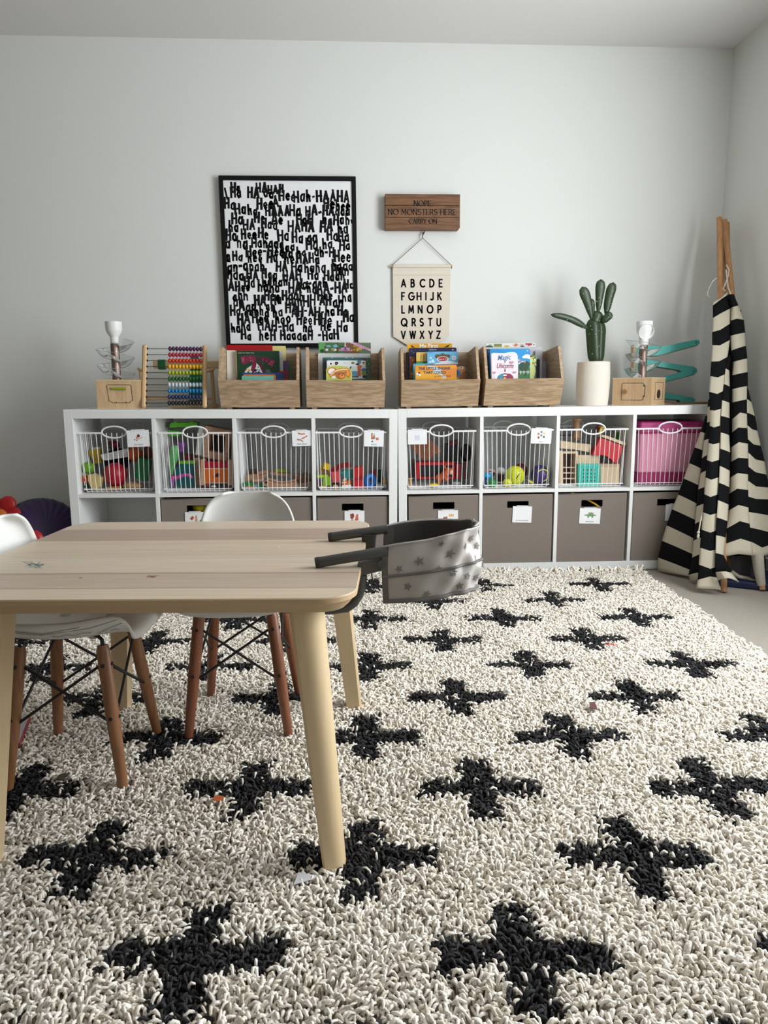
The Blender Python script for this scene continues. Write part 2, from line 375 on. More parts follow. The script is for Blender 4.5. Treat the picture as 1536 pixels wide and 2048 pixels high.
# wire baskets
def make_basket(M,label):
    t=thing('wire_basket',label,'basket',M,'white wire baskets in the upper cubes')
    wt,wb,D,h=.158,.148,.325,.268; r=.0017
    w=MB(); n=14
    for i in range(n):
        f=-1+2*(i+.5)/n
        w.tube([(f*wt,0,h),(f*wb,.008,.016),(f*wb,.016,.004),(f*wb,.03,.001),(f*wb,D-.03,.001),(f*wb,D-.012,.012),(f*wt,D,h)],r,6)
    for i in range(12):
        y=.03+(D-.06)*i/11
        w.tube([(-wt,y,h),(-wb-.004,y,.016),(-wb+.006,y,.003),(wb-.006,y,.003),(wb+.004,y,.016),(wt,y,h)],r,6)
    w.build('wire_cage',WIRE,t)
    MB().tube([(-.052,0,h),(-wt,0,h),(-wt,D,h),(wt,D,h),(wt,0,h),(.052,0,h)],.0042,8).build('rim',WIRE,t)
    MB().tube([(-wb-.001,.008,.016),(wb+.001,.008,.016),(wb+.001,D-.01,.016),(-wb-.001,D-.01,.016)],.0022,6,closed=True).build('base_ring',WIRE,t)
    for y in (0,D):
        MB().tube([(.053*math.cos(a),y,h+.004+.0255*math.sin(a)) for a in [2*PI*k/28 for k in range(28)]],.0038,8,closed=True).build('handle',WIRE,t)
    return t
BZ=.3925
bspec=[(UL,0,-.004,.03,0,'wire basket of play food in the leftmost upper cube'),
 (UL,1,.002,.012,0,'wire basket of plastic toys and a wooden house, green toy on top'),
 (UL,2,-.004,.02,0,'wire basket of wooden train tracks behind the white chair back'),
 (UL,3,-.004,.02,0,'wire basket of coloured blocks at the right end of left unit'),
 (UR,0,-.008,.01,.02,'wire basket with blank card, dark toys inside'),
 (UR,1,-.004,.01,.02,'wire basket of balls with a yellow ball in front'),
 (UR,2,-.010,.01,.0,'wire basket of wooden toys with a red arch block'),
 (UR,3,-.006,.01,0,'wire basket holding the pink box beside the striped tent')]
bk=None; BM=[]
for U,i,dx,dy,rz,lab in bspec:
    M=U@T(cx(i)+dx,dy,BZ)@RZ(rz); BM.append(M)
    if bk is None: bk=make_basket(M,lab)
    else: copy_thing(bk,M,lab)

# fabric bins
def make_bin(M,label,w=.325):
    t=thing('fabric_bin',label,'storage bin',M,'taupe fabric bins in the lower cubes')
    D,h=.36,.322; hw=w/2; f=MB()
    hx,hz0,hz1=.05,.262,.294
    f.bx(-hw,-hx,0,.006,0,h).bx(hx,hw,0,.006,0,h).bx(-hx,hx,0,.006,0,hz0).bx(-hx,hx,0,.006,hz1,h)
    f.bx(-hw,-hw+.005,.006,D,0,h-.006).bx(hw-.005,hw,.006,D,0,h-.006).bx(-hw+.005,hw-.005,D-.005,D,0,h-.006)
    f.bx(-hw+.005,hw-.005,.006,D-.005,0,.006)
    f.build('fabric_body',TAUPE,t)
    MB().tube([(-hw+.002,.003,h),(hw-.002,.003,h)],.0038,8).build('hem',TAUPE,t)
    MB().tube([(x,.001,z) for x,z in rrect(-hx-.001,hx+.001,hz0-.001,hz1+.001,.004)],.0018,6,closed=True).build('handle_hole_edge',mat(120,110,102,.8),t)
    MB().bx(-hw+.006,hw-.006,.02,D-.007,.006,.245).build('shade_fill',mat(28,26,25,.9),t)  # near-black block added inside, its colour standing in for the bin's inner shade
    return t
fspec=[(UL,1,0,.012,'fabric bin with a yellow toy showing in its handle, behind the table'),
 (UL,2,0,.012,'fabric bin mostly hidden behind the white chair back'),
 (UL,3,0,.012,'fabric bin with a clothes card above the clip-on seat'),
 (UR,0,.003,.006,'fabric bin behind the grey clip-on seat'),
 (UR,1,-.002,.006,'fabric bin with the action figures card'),
 (UR,2,-.006,.006,'fabric bin with the dinosaur card'),
 (UR,3,.0,.006,'fabric bin half hidden by the striped tent')]
fb=None; FM=[]
for U,i,dx,dy,lab in fspec:
    M=U@T(cx(i)+dx,dy,.0400); FM.append(M)
    if fb is None: fb=make_bin(M,lab)
    else: copy_thing(fb,M,lab)
# ================================================================== stroke lettering
def _arc(cx,cz,rx,rz,a0,a1,n=10): return [(cx+rx*math.cos(math.radians(a0+(a1-a0)*i/n)),cz+rz*math.sin(math.radians(a0+(a1-a0)*i/n))) for i in range(n+1)]
G={ # width, strokes; capitals 1 high
'A':(.72,[[(0,0),(.36,1)],[(.36,1),(.72,0)],[(.13,.3),(.59,.3)]]),
'B':(.55,[[(0,0),(0,1)],[(0,1),(.25,1)]+_arc(.25,.77,.22,.23,90,-90,8)+[(0,.54)],[(0,.54),(.27,.54)]+_arc(.27,.27,.26,.27,90,-90,8)+[(0,0)]]),
'C':(.78,[_arc(.5,.5,.48,.5,50,310,16)]),
'D':(.72,[[(0,0),(0,1)],[(0,1),(.22,1)]+_arc(.22,.5,.48,.5,90,-90,12)+[(0,0)]]),
'E':(.5,[[(0,0),(0,1)],[(0,1),(.5,1)],[(0,.5),(.42,.5)],[(0,0),(.5,0)]]),
'F':(.48,[[(0,0),(0,1)],[(0,1),(.48,1)],[(0,.52),(.4,.52)]]),
'G':(.85,[_arc(.5,.5,.48,.5,50,360,18),[(.98,.5),(.55,.5)]]),
'H':(.66,[[(0,0),(0,1)],[(.66,0),(.66,1)],[(0,.5),(.66,.5)]]),
'I':(.05,[[(.02,0),(.02,1)]]),
'J':(.42,[[(.4,1),(.4,.25)]+_arc(.18,.22,.22,.22,0,-150,8)]),
'K':(.6,[[(0,0),(0,1)],[(.56,1),(0,.42)],[(.2,.6),(.6,0)]]),
'L':(.44,[[(0,1),(0,0)],[(0,0),(.44,0)]]),
'M':(.8,[[(0,0),(.08,1)],[(.08,1),(.4,.2)],[(.4,.2),(.72,1)],[(.72,1),(.8,0)]]),
'N':(.66,[[(0,0),(0,1)],[(0,1),(.66,0)],[(.66,0),(.66,1)]]),
'O':(1.0,[_arc(.5,.5,.49,.5,0,360,24)]),
'P':(.54,[[(0,0),(0,1)],[(0,1),(.26,1)]+_arc(.26,.73,.26,.27,90,-90,8)+[(0,.46)]]),
'Q':(1.0,[_arc(.5,.5,.49,.5,0,360,24),[(.6,.25),(1.0,-.08)]]),
'R':(.58,[[(0,0),(0,1)],[(0,1),(.26,1)]+_arc(.26,.74,.25,.26,90,-90,8)+[(0,.48)],[(.26,.48),(.58,0)]]),
'S':(.56,[_arc(.28,.75,.25,.25,40,270,10)+_arc(.28,.25,.27,.25,90,-140,10)]),
'T':(.6,[[(0,1),(.6,1)],[(.3,1),(.3,0)]]),
'U':(.62,[[(0,1),(0,.3)]+_arc(.31,.3,.31,.3,180,360,10)+[(.62,1)]]),
'V':(.68,[[(0,1),(.34,0)],[(.34,0),(.68,1)]]),
'W':(.98,[[(0,1),(.25,0)],[(.25,0),(.49,1)],[(.49,1),(.73,0)],[(.73,0),(.98,1)]]),
'X':(.64,[[(0,0),(.62,1)],[(.02,1),(.64,0)]]),
'Y':(.62,[[(0,1),(.31,.5)],[(.62,1),(.31,.5)],[(.31,.5),(.31,0)]]),
'Z':(.58,[[(0,1),(.58,1)],[(.58,1),(0,0)],[(0,0),(.58,0)]]),
'a':(.5,[_arc(.22,.28,.21,.27,60,330,9),[(.44,.6),(.46,0)]]),
'e':(.46,[[(.03,.3),(.42,.34)]+_arc(.24,.3,.21,.28,10,320,10)]),
'h':(.48,[[(0,1),(.02,0)],[(.02,.35)]+_arc(.23,.35,.19,.22,170,0,7)+[(.44,0)]]),
'n':(.46,[[(0,.6),(.02,0)],[(.02,.35)]+_arc(.23,.35,.19,.22,170,0,7)+[(.44,0)]]),
'r':(.34,[[(0,.6),(.02,0)],[(.02,.35)]+_arc(.2,.36,.17,.2,170,40,5)]),
'o':(.5,[_arc(.24,.29,.22,.28,0,360,14)]),
'-':(.36,[[(.03,.42),(.33,.44)]]), '.':(.12,[[(.04,0),(.06,.03)]]), ' ':(.35,[])}
# ================================================================== on the wall
t=thing('framed_print','black framed print of brushed black laughter words above the book bins','picture',T(-.2355,YB-.028,1.461))
FW,FH=.324,.397; fr=.0205
f=MB()
for a,b_,c,d in ((-FW,FW,FH-fr,FH),(-FW,FW,-FH,-FH+fr),(-FW,-FW+fr,-FH+fr,FH-fr),(FW-fr,FW,-FH+fr,FH-fr)): f.bx(a,b_,0,.026,c,d,bev=.001)
f.build('frame',mat(13,13,14,.55,spec=.2),t)
HA=[(200,'Ha',210),(200,'HA',450),(215,'HAH',560),(270,'A',125),(272,'Ha',205),(270,'HA',365),(265,'aa',520),(300,'Hee',670),(300,'Hah-HAAHA',808),
(375,'Ha',145),(370,'Hee',455),(345,'A',610),(370,'He',1100),(380,'hee',1215),(430,'Ha',248),(430,'ha',372),(440,'HAAA',540),(430,'Ha',770),(440,'HA-HAaaa',925),
(515,'Ha',215),(505,'He',432),(525,'Ae',600),(520,'HaH',835),(520,'haHaha',1090),(595,'ha',188),(570,'HA',325),(570,'Haa',500),(590,'HAHA',757),(590,'HA',1065),(600,'ha',1237),
(680,'Ha',160),(670,'Hee',308),(660,'He',468),(680,'Ha',658),(700,'Ha',795),(690,'aa',940),(670,'Ha',1130),(690,'Ha',1240),(755,'a',160),(750,'ha',268),(750,'Hahaaa',405),(785,'aa',730),(760,'Ha',932),(760,'ha',1090),(770,'Ha',1252),
(830,'Hee-Hee',352),(845,'Ha',700),(840,'ha',842),(840,'ah-H',1010),(890,'a',162),(880,'Ha',225),(890,'hee',370),(890,'Ha',552),(900,'he',722),(905,'HAHa',838),(880,'Hee',1200),
(975,'an-anah',180),(980,'HA',642),(985,'Ha',790),(995,'haha',915),(970,'haaa',1180),(1060,'haa',180),(1060,'HA',362),(1055,'Haa',506),(1065,'HAH',705),(1065,'Ha',945),(1075,'Haah',1105),(1020,'Han',1180),
(1160,'A',185),(1135,'Ha',340),(1130,'hahah',512),(1145,'Ha-a-h',840),(1150,'Ha',1295),(1180,'Hee',252),(1180,'haha',470),(1190,'HA-ha',762),(1190,'AA-HA',1030),
(1270,'ahh',230),(1270,'Hee',530),(1270,'Haah',702),(1270,'Hee',1042),(1290,'ha',1280),(1325,'ah',235),(1310,'HA',436),(1310,'Ha',592),(1320,'ahhHH',735),(1325,'AH',1060),(1330,'ah',1190),
(1375,'Aaa',290),(1380,'ah',545),(1385,'HA',735),(1425,'Ha',206),(1430,'aahha',340),(1430,'ha',612),(1430,'AH-AH-ha',790),(1420,'Ha',1236),(1500,'HA',276),(1495,'Hee',417),(1505,'hoo',636),(1505,'Hee',840),(1510,'HHe',1012),(1490,'Ha',1292),
(1590,'ha',216),(1565,'ha',312),(1570,'HAH-Ha',470),(1585,'ha',902),(1570,'He',1072),(1590,'Ha',1228),(1665,'Ha',312),(1665,'heH',482),(1675,'HaaaaH',686),(1670,'-HaH',1048)]
pw,ph=FW-fr,FH-fr; p=MB(); p.bx(-pw,pw,.006,.014,-ph,ph,0)
rnd=random.Random(11)
for y,s,x in HA:
    if y<235: y+=18
    # the photograph's sheet leans a little: undo its slope before laying the words out
    lean=130+ (y-150)*.047; u0=(x-lean)/(1362-130-(y-150)*.028); v0=1-(y-155)/1600
    X=-pw+2*pw*u0; Z=-ph+2*ph*v0; hgt=(.045 if y>235 else .037)*rnd.uniform(.92,1.12)
    for ch in s:
        wd,st=G[ch]; low=ch.islower(); k=hgt*(1.0 if not low else rnd.uniform(.95,1.15)); cw=.62
        dz=rnd.uniform(-.004,.004)-hgt*.5
        for line in st:
            j=lambda:rnd.uniform(-.0016,.0016)
            pts=[(X+q[0]*k*cw+j()*.8+q[1]*k*rnd.uniform(-.03,.06),Z+dz+q[1]*k+j()) for q in line]
            pts=[q for q in pts if abs(q[0])<pw-.002 and abs(q[1])<ph-.002]
            if len(pts)>1: p.ribbon(pts,rnd.uniform(.0082,.0124)*(.85 if low else 1),.0055+rnd.uniform(-.0003,.0003),1)
        X+=wd*k*cw+.0118
p.build('print',[PAPER,INK],t)

t=thing('wooden_sign','small brown wooden plank sign about monsters hung above the banner','sign',T(.4075,YB-.026,1.696))
for k,(z0,z1) in enumerate(((-.080,-.028),(-.026,.028),(.030,.080))):
    pl=MB(); w_=.1805
    if k==0: pl.prism([(-w_,z0),(w_-.007,z0),(w_,z0+.007),(w_,z1),(-w_,z1)],-.018,.026)
    else: pl.bx(-w_,w_,-.018,.026,z0,z1,bev=.0012)
    pl.build('plank',wood((140,98,62),(88,56,34),'x',1.3,.55,1.1),t)
L=MB()
for s,zc,h,x0,x1 in (('NOPE.',.038,.024,-.041,.048),('NO MONSTERS HERE',-.001,.0245,-.165,.160),('CARRY ON',-.043,.021,-.067,.067)):
    tot=sum((G[c][0]+.24 if c!=' ' else .42) for c in s)-.24; k=(x1-x0)/tot; X=x0
    for c in s:
        if c!=' ':
            for line in G[c][1]:
                pts=[(X+a*k,zc-h/2+b*h) for a,b in line]
                L.ribbon(pts,.0043,-.0185,0,thin=.0018)
                for e in (line[0],line[-1]):
                    if e[1] in (0,1) and c not in 'OQD' or c in 'D' and len(line)==2:
                        L.ribbon([(X+e[0]*k-.0028,zc-h/2+e[1]*h),(X+e[0]*k+.0028,zc-h/2+e[1]*h)],.0011,-.0186,0)
            X+=(G[c][0]+.24)*k
        else: X+=.42*k
L.build('lettering',mat(24,14,9,.8),t)

t=thing('alphabet_banner','cream cloth alphabet banner hanging from a wooden dowel','banner',T(.406,YB-.012,1.45))
cl=MB(); hw=.143
cl.prism([(-hw,-.335),(-.072,-.378),(.062,-.378),(hw-.006,-.335),(hw,.006),(-hw,.006)],-.0015,.0015,0)
cl.bx(-hw+.001,hw-.001,-.0075,.0075,-.006,.0075,0,bev=.002)
rows=(('ABCDE',-.080,(400,510,625,740,845)),('FGHIJK',-.142,(394,490,585,668,742,832)),('LMNOP',-.2045,(394,490,598,718,832)),('QRSTU',-.2665,(405,522,617,720,824)),('VWXYZ',-.3275,(394,508,620,725,820)))
for s,zc,xs in rows:
    for c,x in zip(s,xs):
        wd=G[c][0]; k=.0345; xc=(x-618)/6.02*.00249
        for line in G[c][1]: cl.ribbon([(xc+(a-wd/2)*k*.8,zc-k/2+b_*k) for a,b_ in line],.0074,-.0019,1)
cl.add([(-hw+.002,-.0018,-.041),(hw-.002,-.0018,-.041),(hw-.002,-.0018,-.0425),(-hw+.002,-.0018,-.0425)],[(0,3,2,1)],2)
cl.build('cloth',[mat(222,212,196,.9,noise=.05,nscale=60,bump=.3,bscale=700),INK,mat(190,180,164,.9)],t)
MB().tube([(-.156,0,0),(.152,0,0)],.0045,10).build('dowel',PALEX,t)
c_=MB(); top=(.004,-.004,.132)
c_.tube([(-.147,0,.004),top],.0014,6).tube([(.148,0,.004),top],.0014,6).tube([top,(.002,-.006,.14),(.010,-.005,.152),(.014,-.003,.160),(.008,-.004,.158),(.003,-.005,.145)],.0022,6)
c_.tube([(-.147,0,.006),(-.150,-.004,-.008)],.002,6).tube([(.148,0,.006),(.147,-.004,-.012)],.002,6)
c_.build('string',mat(92,78,56,.9),t)
MB().tube([(.012,.011,.158),(.012,-.006,.160)],.0025,8).build('nail',mat(90,80,60,.4,1.0),t)

# ================================================================== helpers on the unit tops
ZT=.7655
# ---- wooden book bins
BINW=wood((206,182,150),(150,120,90),'x',2.0,.6,1.05); BINS=wood((206,182,150),(152,122,92),'y',2.0,.6,1.0)
def book_bin(M,label):
    t=thing('book_bin',label,'book bin',M,'wooden book bins on top of the shelves')
    hw,th=.177,.012; Y0,Y1,Y2=.045,-.022,.30
    fp=MB(); d=Vector((Y1-Y0,.128-.008)); n=Vector((-d.y,d.x)).normalized()*th
    fp.add([(x,y,z) for x in (-hw,hw) for y,z in ((Y0,.008),(Y1,.128),(Y1-n.x,.128-n.y*0),(Y0-n.x,.008))],[(0,1,2,3),(7,6,5,4),(0,4,5,1),(1,5,6,2),(2,6,7,3),(3,7,4,0)])
    fp.build('front_panel',BINW,t)
    side=[(Y0+.012,.008),(Y1+.012,.128),(Y1+.012,.1285),(.062,.272),(.075,.276),(Y2,.262),(Y2,.008)]
    for s in (-1,1):
        m=MB(); xa,xb=(-hw,-hw+th) if s<0 else (hw-th,hw); n=len(side)
        m.add([(xa,y,z) for y,z in side]+[(xb,y,z) for y,z in side],[tuple(range(n)),tuple(range(2*n-1,n-1,-1))]+[(i,i+n,(i+1)%n+n,(i+1)%n) for i in range(n)])
        m.build('side_panel',BINS,t)
    MB().bx(-hw+th,hw-th,Y2-th,Y2,.008,.262).build('back_panel',BINW,t)
    MB().bx(-hw+th,hw-th,Y0+.012,Y2-th,.008,.018).build('base_panel',BINW,t)
    for x in (-hw+.035,hw-.035):
        for y in (.07,.26): MB().bx(x-.011,x+.011,y-.012,y+.012,0,.008).build('foot',BINS,t)
    return t
bins=[(UL,.848,'wooden book bin with the green bow book, nearest the abacus'),(UL,1.2315,'wooden book bin with the teddy bear book'),
      (UR,.194,'wooden book bin with the train engine book, under the banner'),(UR,.573,'wooden book bin with the pink unicorn book, beside the cactus')]
bb=None; BB=[]
for U,x,lab in bins:
    M=U@T(x,.008,ZT); BB.append(M)
    if bb is None: bb=book_bin(M,lab)
    else: copy_thing(bb,M,lab)
# ---- books: seen edges are given in the photograph's pixels and the depth inside the bin
PAGE=mat(232,226,212,.8)
def book(U,pl,pr,pt,dep,th,col,label,art=None,cols=(),lean=.06,rnd_=.004,group=None,cat='book',spine=None):
    a=onu(U,pl,pt,dep); b_=onu(U,pr,pt,dep); w=b_.x-a.x; zb=ZT+.019; h=a.z-zb
    M=U@T((a.x+b_.x)/2,dep,zb)@RX(-lean)
    t=thing('book',label,cat,M,group or 'picture books in the wooden bins')
    c=MB(); mats=[mat(*col,.35,noise=.02),mat(*(spine or col),.4,noise=.02)]
    c.prism(rrect(-w/2,w/2,0,h,rnd_),0,.0018,0); c.prism(rrect(-w/2,w/2,0,h,rnd_),th-.0018,th,0); c.bx(-w/2,-w/2+.002,.0018,th-.0018,.001,h-.001,1)
    idx={}
    def ink(rgb):
        if rgb not in idx: idx[rgb]=len(mats); mats.append(mat(*rgb,.45,noise=.03))
        return idx[rgb]
    class A: pass
    A.lay=0
    zv=max(0,onu(U,pl,757.5,dep).z-zb)       # the part of the cover that shows above the bin front
    def put(poly,rgb):
        A.lay+=1; c.flat([(-w/2+min(1,max(0,u))*w,zv+min(1,max(0,v))*(h-zv)) for u,v in poly],-.0002-A.lay*.00006,ink(rgb))
    def word(s,u,v,hh,rgb,**k):
        A.lay+=1; text(c,s,-w/2+u*w,zv+v*(h-zv),hh,-.0002-A.lay*.00006,ink(rgb),**k)
    if art: art(put,word,w,h)
    c.build('cover',mats,t)
    MB().bx(-w/2+.002,w/2-.003,.0019,th-.0019,.002,h-.003).build('pages',PAGE,t)
    return t
def blobs(put,n,u0,u1,v0,v1,r,cols,seed,asp=1.3):
    g=random.Random(seed)
    for _ in range(n):
        rr=r*g.uniform(.5,1.2); put(circ(g.uniform(u0,u1),g.uniform(v0,v1),rr,rr*asp,9),g.choice(cols))
R_=lambda u0,u1,v0,v1:[(u0,v0),(u1,v0),(u1,v1),(u0,v1)]
# first bin
book(UL,452,544,689,.255,.012,(176,14,26),'red hardback standing tallest behind the green bow book')
book(UL,520,571,691,.272,.008,(226,214,134),'pale yellow book rising behind the red hardback')
book(UL,478,565,700.5,.20,.012,(214,216,216),'white book whose edge shows right of the green bow book')
book(UL,452,470,700,.17,.012,(226,222,210),'narrow cream book left of the green bow book',spine=(232,230,222))
def bow(put,word,w,h):
    M1,M2,M3=(120,28,62),(92,22,50),(150,52,84)
    put([(.10,.80),(.40,.84),(.46,.80),(.40,.68),(.25,.55),(.16,.50),(.14,.66)],M1); put([(.46,.82),(.62,.78),(.72,.80),(.80,.72),(.88,.66),(.82,.44),(.70,.56),(.55,.66)],M2)
    put([(.82,.66),(.90,.64),(.83,.42),(.74,.56)],M3); put([(.12,.76),(.2,.74),(.2,.6),(.14,.56)],M3)
    put([(.16,.14),(.24,.36),(.34,.46),(.42,.56),(.36,.2),(.34,.08),(.18,.06)],(226,216,190)); put([(.44,.6),(.5,.52),(.62,.3),(.66,.06),(.42,.06),(.4,.3)],(224,224,222))
    put([(.64,.30),(.76,.34),(.84,.16),(.82,.06),(.7,.06)],(98,108,84)); put([(.40,.74),(.46,.76),(.47,.5),(.42,.22),(.34,.30)],M1); put([(.48,.68),(.56,.56),(.68,.3),(.74,.06),(.66,.06),(.56,.38)],M2)
    blobs(put,8,.2,.34,.1,.34,.026,[(70,58,30),(120,60,30),(170,150,60)],3); blobs(put,12,.44,.6,.1,.42,.028,[(22,22,26)],4); blobs(put,9,.14,.4,.6,.78,.012,[(196,120,140)],5); blobs(put,9,.6,.86,.5,.74,.012,[(196,120,140)],6)
    word('A Big Little Golden Book',.24,.90,.0052,(210,204,180),shear=.25); put(R_(.07,.10,.88,.93),(150,90,60)); put(R_(0,.03,0,1),(150,130,90))
book(UL,470,558,700.5,.155,.014,(20,62,36),'dark green picture book with a patterned bow on the cover',bow)
book(UL,562,577,721,.235,.008,(102,70,122),'narrow purple book at the right of the first bin')
book(UL,571,583,720,.26,.008,(96,128,52),'thin green book at the far right of the first bin')
book(UL,555,575,742,.13,.012,(150,16,30),'small red padded book right of the blue board book',lambda p,w_,w,h:blobs(p,12,.1,.9,.1,.9,.06,[(214,40,50),(110,10,20)],8))
book(UL,484,567,745,.10,.010,(24,70,132),'dark blue board book behind the orange one',rnd_=.008)
book(UL,486,551,748.5,.08,.008,(206,112,50),'orange board book behind the mint one',rnd_=.008)
book(UL,483,547,751.5,.06,.008,(112,178,160),'mint green board book in front, only its top edge showing',lambda p,w_,w,h:(p(circ(.18,.97,.06,.05),(66,120,110)),p(circ(.62,.98,.05,.05),(66,120,110))))
# second bin
def forest(put,word,w,h):
    put(R_(0,.13,0,1),(92,160,90)); put(R_(.5,.8,0,1),(120,84,46)); put(R_(.78,1,.5,1),(96,112,84))
    blobs(put,10,.05,.5,.76,.98,.035,[(40,92,46),(66,120,60),(30,70,36)],1); put(R_(.11,.14,.7,.9),(96,66,42)); put(R_(.34,.37,.72,1),(90,60,38))
    put(circ(.19,.9,.05,.03),(112,170,190)); put(circ(.32,.9,.05,.04),(112,170,190)); put([(.30,.94),(.35,.96),(.34,.86)],(120,180,200))
    for u in (.15,.27,.31): put(circ(u,.80,.035,.03),(236,236,232)); put(circ(u-.02,.80,.012,.014),(20,20,20))
    put(circ(.255,.79,.028,.022),(170,100,60)); blobs(put,4,.66,.75,.8,.93,.03,[(196,170,40),(170,140,36)],2); put([(.74,.86),(.80,.9),(.85,.84),(.80,.78)],(206,150,110))
    P=(198,150,186); put(R_(.495,.52,.86,1),(226,198,214)); put(circ(.51,.82,.085,.06),(110,52,108)); put(circ(.51,.85,.035,.045),P); put(circ(.45,.82,.03,.04),P); put(circ(.57,.82,.03,.04),P); put(circ(.51,.85,.018,.03),(90,40,96)); put(R_(.40,.63,.765,.785),P); put(circ(.40,.79,.02),P); put(circ(.63,.79,.02),P)
    put([(.58,1),(.72,1),(1,.82),(1,.755)],(214,168,196)); word('Look & Find',.82,.885,.0092,(120,44,110),rot=-.42,shear=.2)
book(UL,637,742,684,.265,.012,(74,112,62),'forest picture book with a crown and a pink corner sash, tallest in the teddy bin',forest)
book(UL,636,741,706,.22,.016,(204,205,206),'large silver grey book in front of the forest book',spine=(226,227,228))
def tree(put,word,w,h):
    put(R_(.06,.9,.86,.97),(48,104,112)); put(R_(0,.1,0,.93),(44,64,72))
    for u in (.2,.5,.63,.93): put(circ(u,.975,.012,.011),(236,240,236))
    for k in range(5): put(circ(.93+.03*(k%2),.85-.16*k,.01,.011),(220,232,214))
book(UL,645,741,714.5,.17,.014,(44,96,42),'green board book with white dots round a white panel',tree,spine=(150,24,40))
def animals(put,word,w,h):
    put(rrect(.02,.98,.02,.98,.05),(224,226,224)); put(circ(.1,.82,.07,.1),(236,236,236)); put(circ(.12,.8,.025,.05),(24,24,26)); put(circ(.26,.84,.045,.07),(26,26,28)); put(circ(.25,.76,.03,.04),(120,60,40))
    word('Babies...',.48,.83,.0042,(150,150,152)); put(circ(.66,.85,.04,.06),(92,122,52)); put(R_(.62,.72,.83,.86),(92,122,52)); put(circ(.82,.9,.05,.1),(70,132,150)); put(circ(.93,.86,.03,.05),(170,60,50)); put(circ(.78,.78,.05,.05),(26,28,34))
    put([(.55,.6),(.7,.66),(.72,.4),(.55,.4)],(206,212,206)); put([(.60,.66),(.64,.66),(.58,.42),(.55,.46)],(60,92,66)); put(rrect(.5,.78,.12,.42,.03),(92,148,178)); put(circ(.66,.30,.012,.03),(30,40,60)); put(R_(.5,.8,.08,.13),(30,40,60))
    put(R_(.78,.86,.14,.66),(190,96,40)); put(circ(.83,.66,.06,.08),(190,96,40)); put(circ(.93,.48,.06,.1),(70,122,150)); put(circ(.93,.3,.055,.12),(130,140,44)); put(circ(.3,.5,.2,.1),(30,34,40)); put(circ(.95,.12,.05,.08),(30,32,36))
book(UL,652,733,719.5,.145,.012,(60,84,96),'board book of animals on white, behind the teddy book',animals,rnd_=.01)
def teddy():
    a=onu(UL,652,731,.085); b_=onu(UL,703,731,.085); w=b_.x-a.x; zb=ZT+.019; h=a.z-zb
    t=thing('book','shaped board book with a teddy bear in an orange straw hat','book',UL@T((a.x+b_.x)/2,.085,zb)@RX(-.05),'picture books in the wooden bins')
    hv=lambda q:h-(1-q)*(h-(onu(UL,652,757.5,.085).z-zb)); out=[(-w/2,0),(w/2,0),(w/2+.003,hv(.5)),(w*.44,hv(.78)),(w*.30,hv(.95)),(w*.05,h),(-w*.2,hv(.985)),(-w*.4,hv(.93)),(-w/2,hv(.72))]
    c=MB(); ms=[mat(186,200,96,.4),mat(206,120,48,.5),mat(236,214,170,.5),mat(186,104,48,.5),mat(30,22,18,.5),mat(232,150,80,.5),mat(240,236,226,.5)]
    c.prism(out,0,.012,0); zv=onu(UL,652,757.5,.085).z-zb; X=lambda u:-w/2+u*w; Z=lambda v:zv+v*(h-zv)
    def F(pts,m,l): c.flat([(X(u),Z(v)) for u,v in pts],-.0003-l*.0001,m)
    F(circ(.25,.55,.21,.33),1,1); F(circ(.23,.56,.15,.24),6,2); F([(.13,.12),(.16,.38),(.34,.66),(.58,.82),(.84,.84),(.96,.66),(.90,.54),(.70,.60),(.48,.56),(.30,.40),(.20,.10)],1,3)
    F([(.15,.16),(.20,.40),(.40,.66),(.62,.77),(.84,.76),(.90,.66),(.66,.67),(.46,.60),(.30,.44)],2,4)
    F(circ(.58,.27,.20,.30),3,5); F(circ(.38,.42,.07,.10),3,6); F(circ(.75,.47,.07,.10),3,6); F(circ(.62,.20,.10,.14),5,7); F(circ(.62,.265,.028,.04),4,8); F(circ(.51,.36,.02,.04),4,8); F(circ(.66,.40,.02,.04),4,8)
    F(circ(.88,.37,.085,.32),1,6); F(circ(.86,.42,.055,.2),5,7); F(R_(.22,.37,.03,.2),6,5)
    c.build('cover',ms,t); MB().prism([(x*.985,z*.985+.0005) for x,z in out],.0121,.02).build('pages',PAGE,t)
teddy()
# third bin
def first(put,word,w,h):
    put(R_(0,.06,0,1),(246,178,40)); word('My First',.48,.88,.020,(246,244,238),bold=.02); put([(.08,.97),(.1,.90),(.17,.88),(.14,.92)],(30,22,20)); put([(.95,.98),(.92,.90),(.8,.88),(.86,.92)],(30,22,20))
book(UR,815,905,687,.27,.016,(226,164,28),'yellow board book at the back of the engine bin',first,rnd_=.006)
book(UR,812,822,704,.245,.01,(64,30,26),'dark maroon book at the left of the engine bin')
def usb(put,word,w,h):
    word('Usborne',.5,.92,.0075,(206,208,224)); put(circ(.92,.93,.02,.017),(214,190,200)); blobs(put,9,.05,.35,.8,.97,.006,[(220,220,230)],4,1)
    put(R_(.02,.14,0,.72),(120,86,48)); blobs(put,16,.03,.13,.1,.7,.03,[(200,120,40),(60,60,30),(150,50,30)],5)
book(UR,818,914,695.5,.22,.016,(30,30,74),'navy blue board book behind the boxed blue game',usb,rnd_=.007)
def lemon(put,word,w,h):
    put(R_(0,1,.55,.66),(70,140,60))
    for u in (.3,.5,.72): put(R_(u,u+.035,.7,.9),(60,54,40))
    for u in (.1,.2,.9): put(R_(u,u+.02,.66,1),(240,214,130))
book(UR,833,862,704,.185,.012,(222,184,90),'honey coloured book with a green band in the engine bin',lemon)
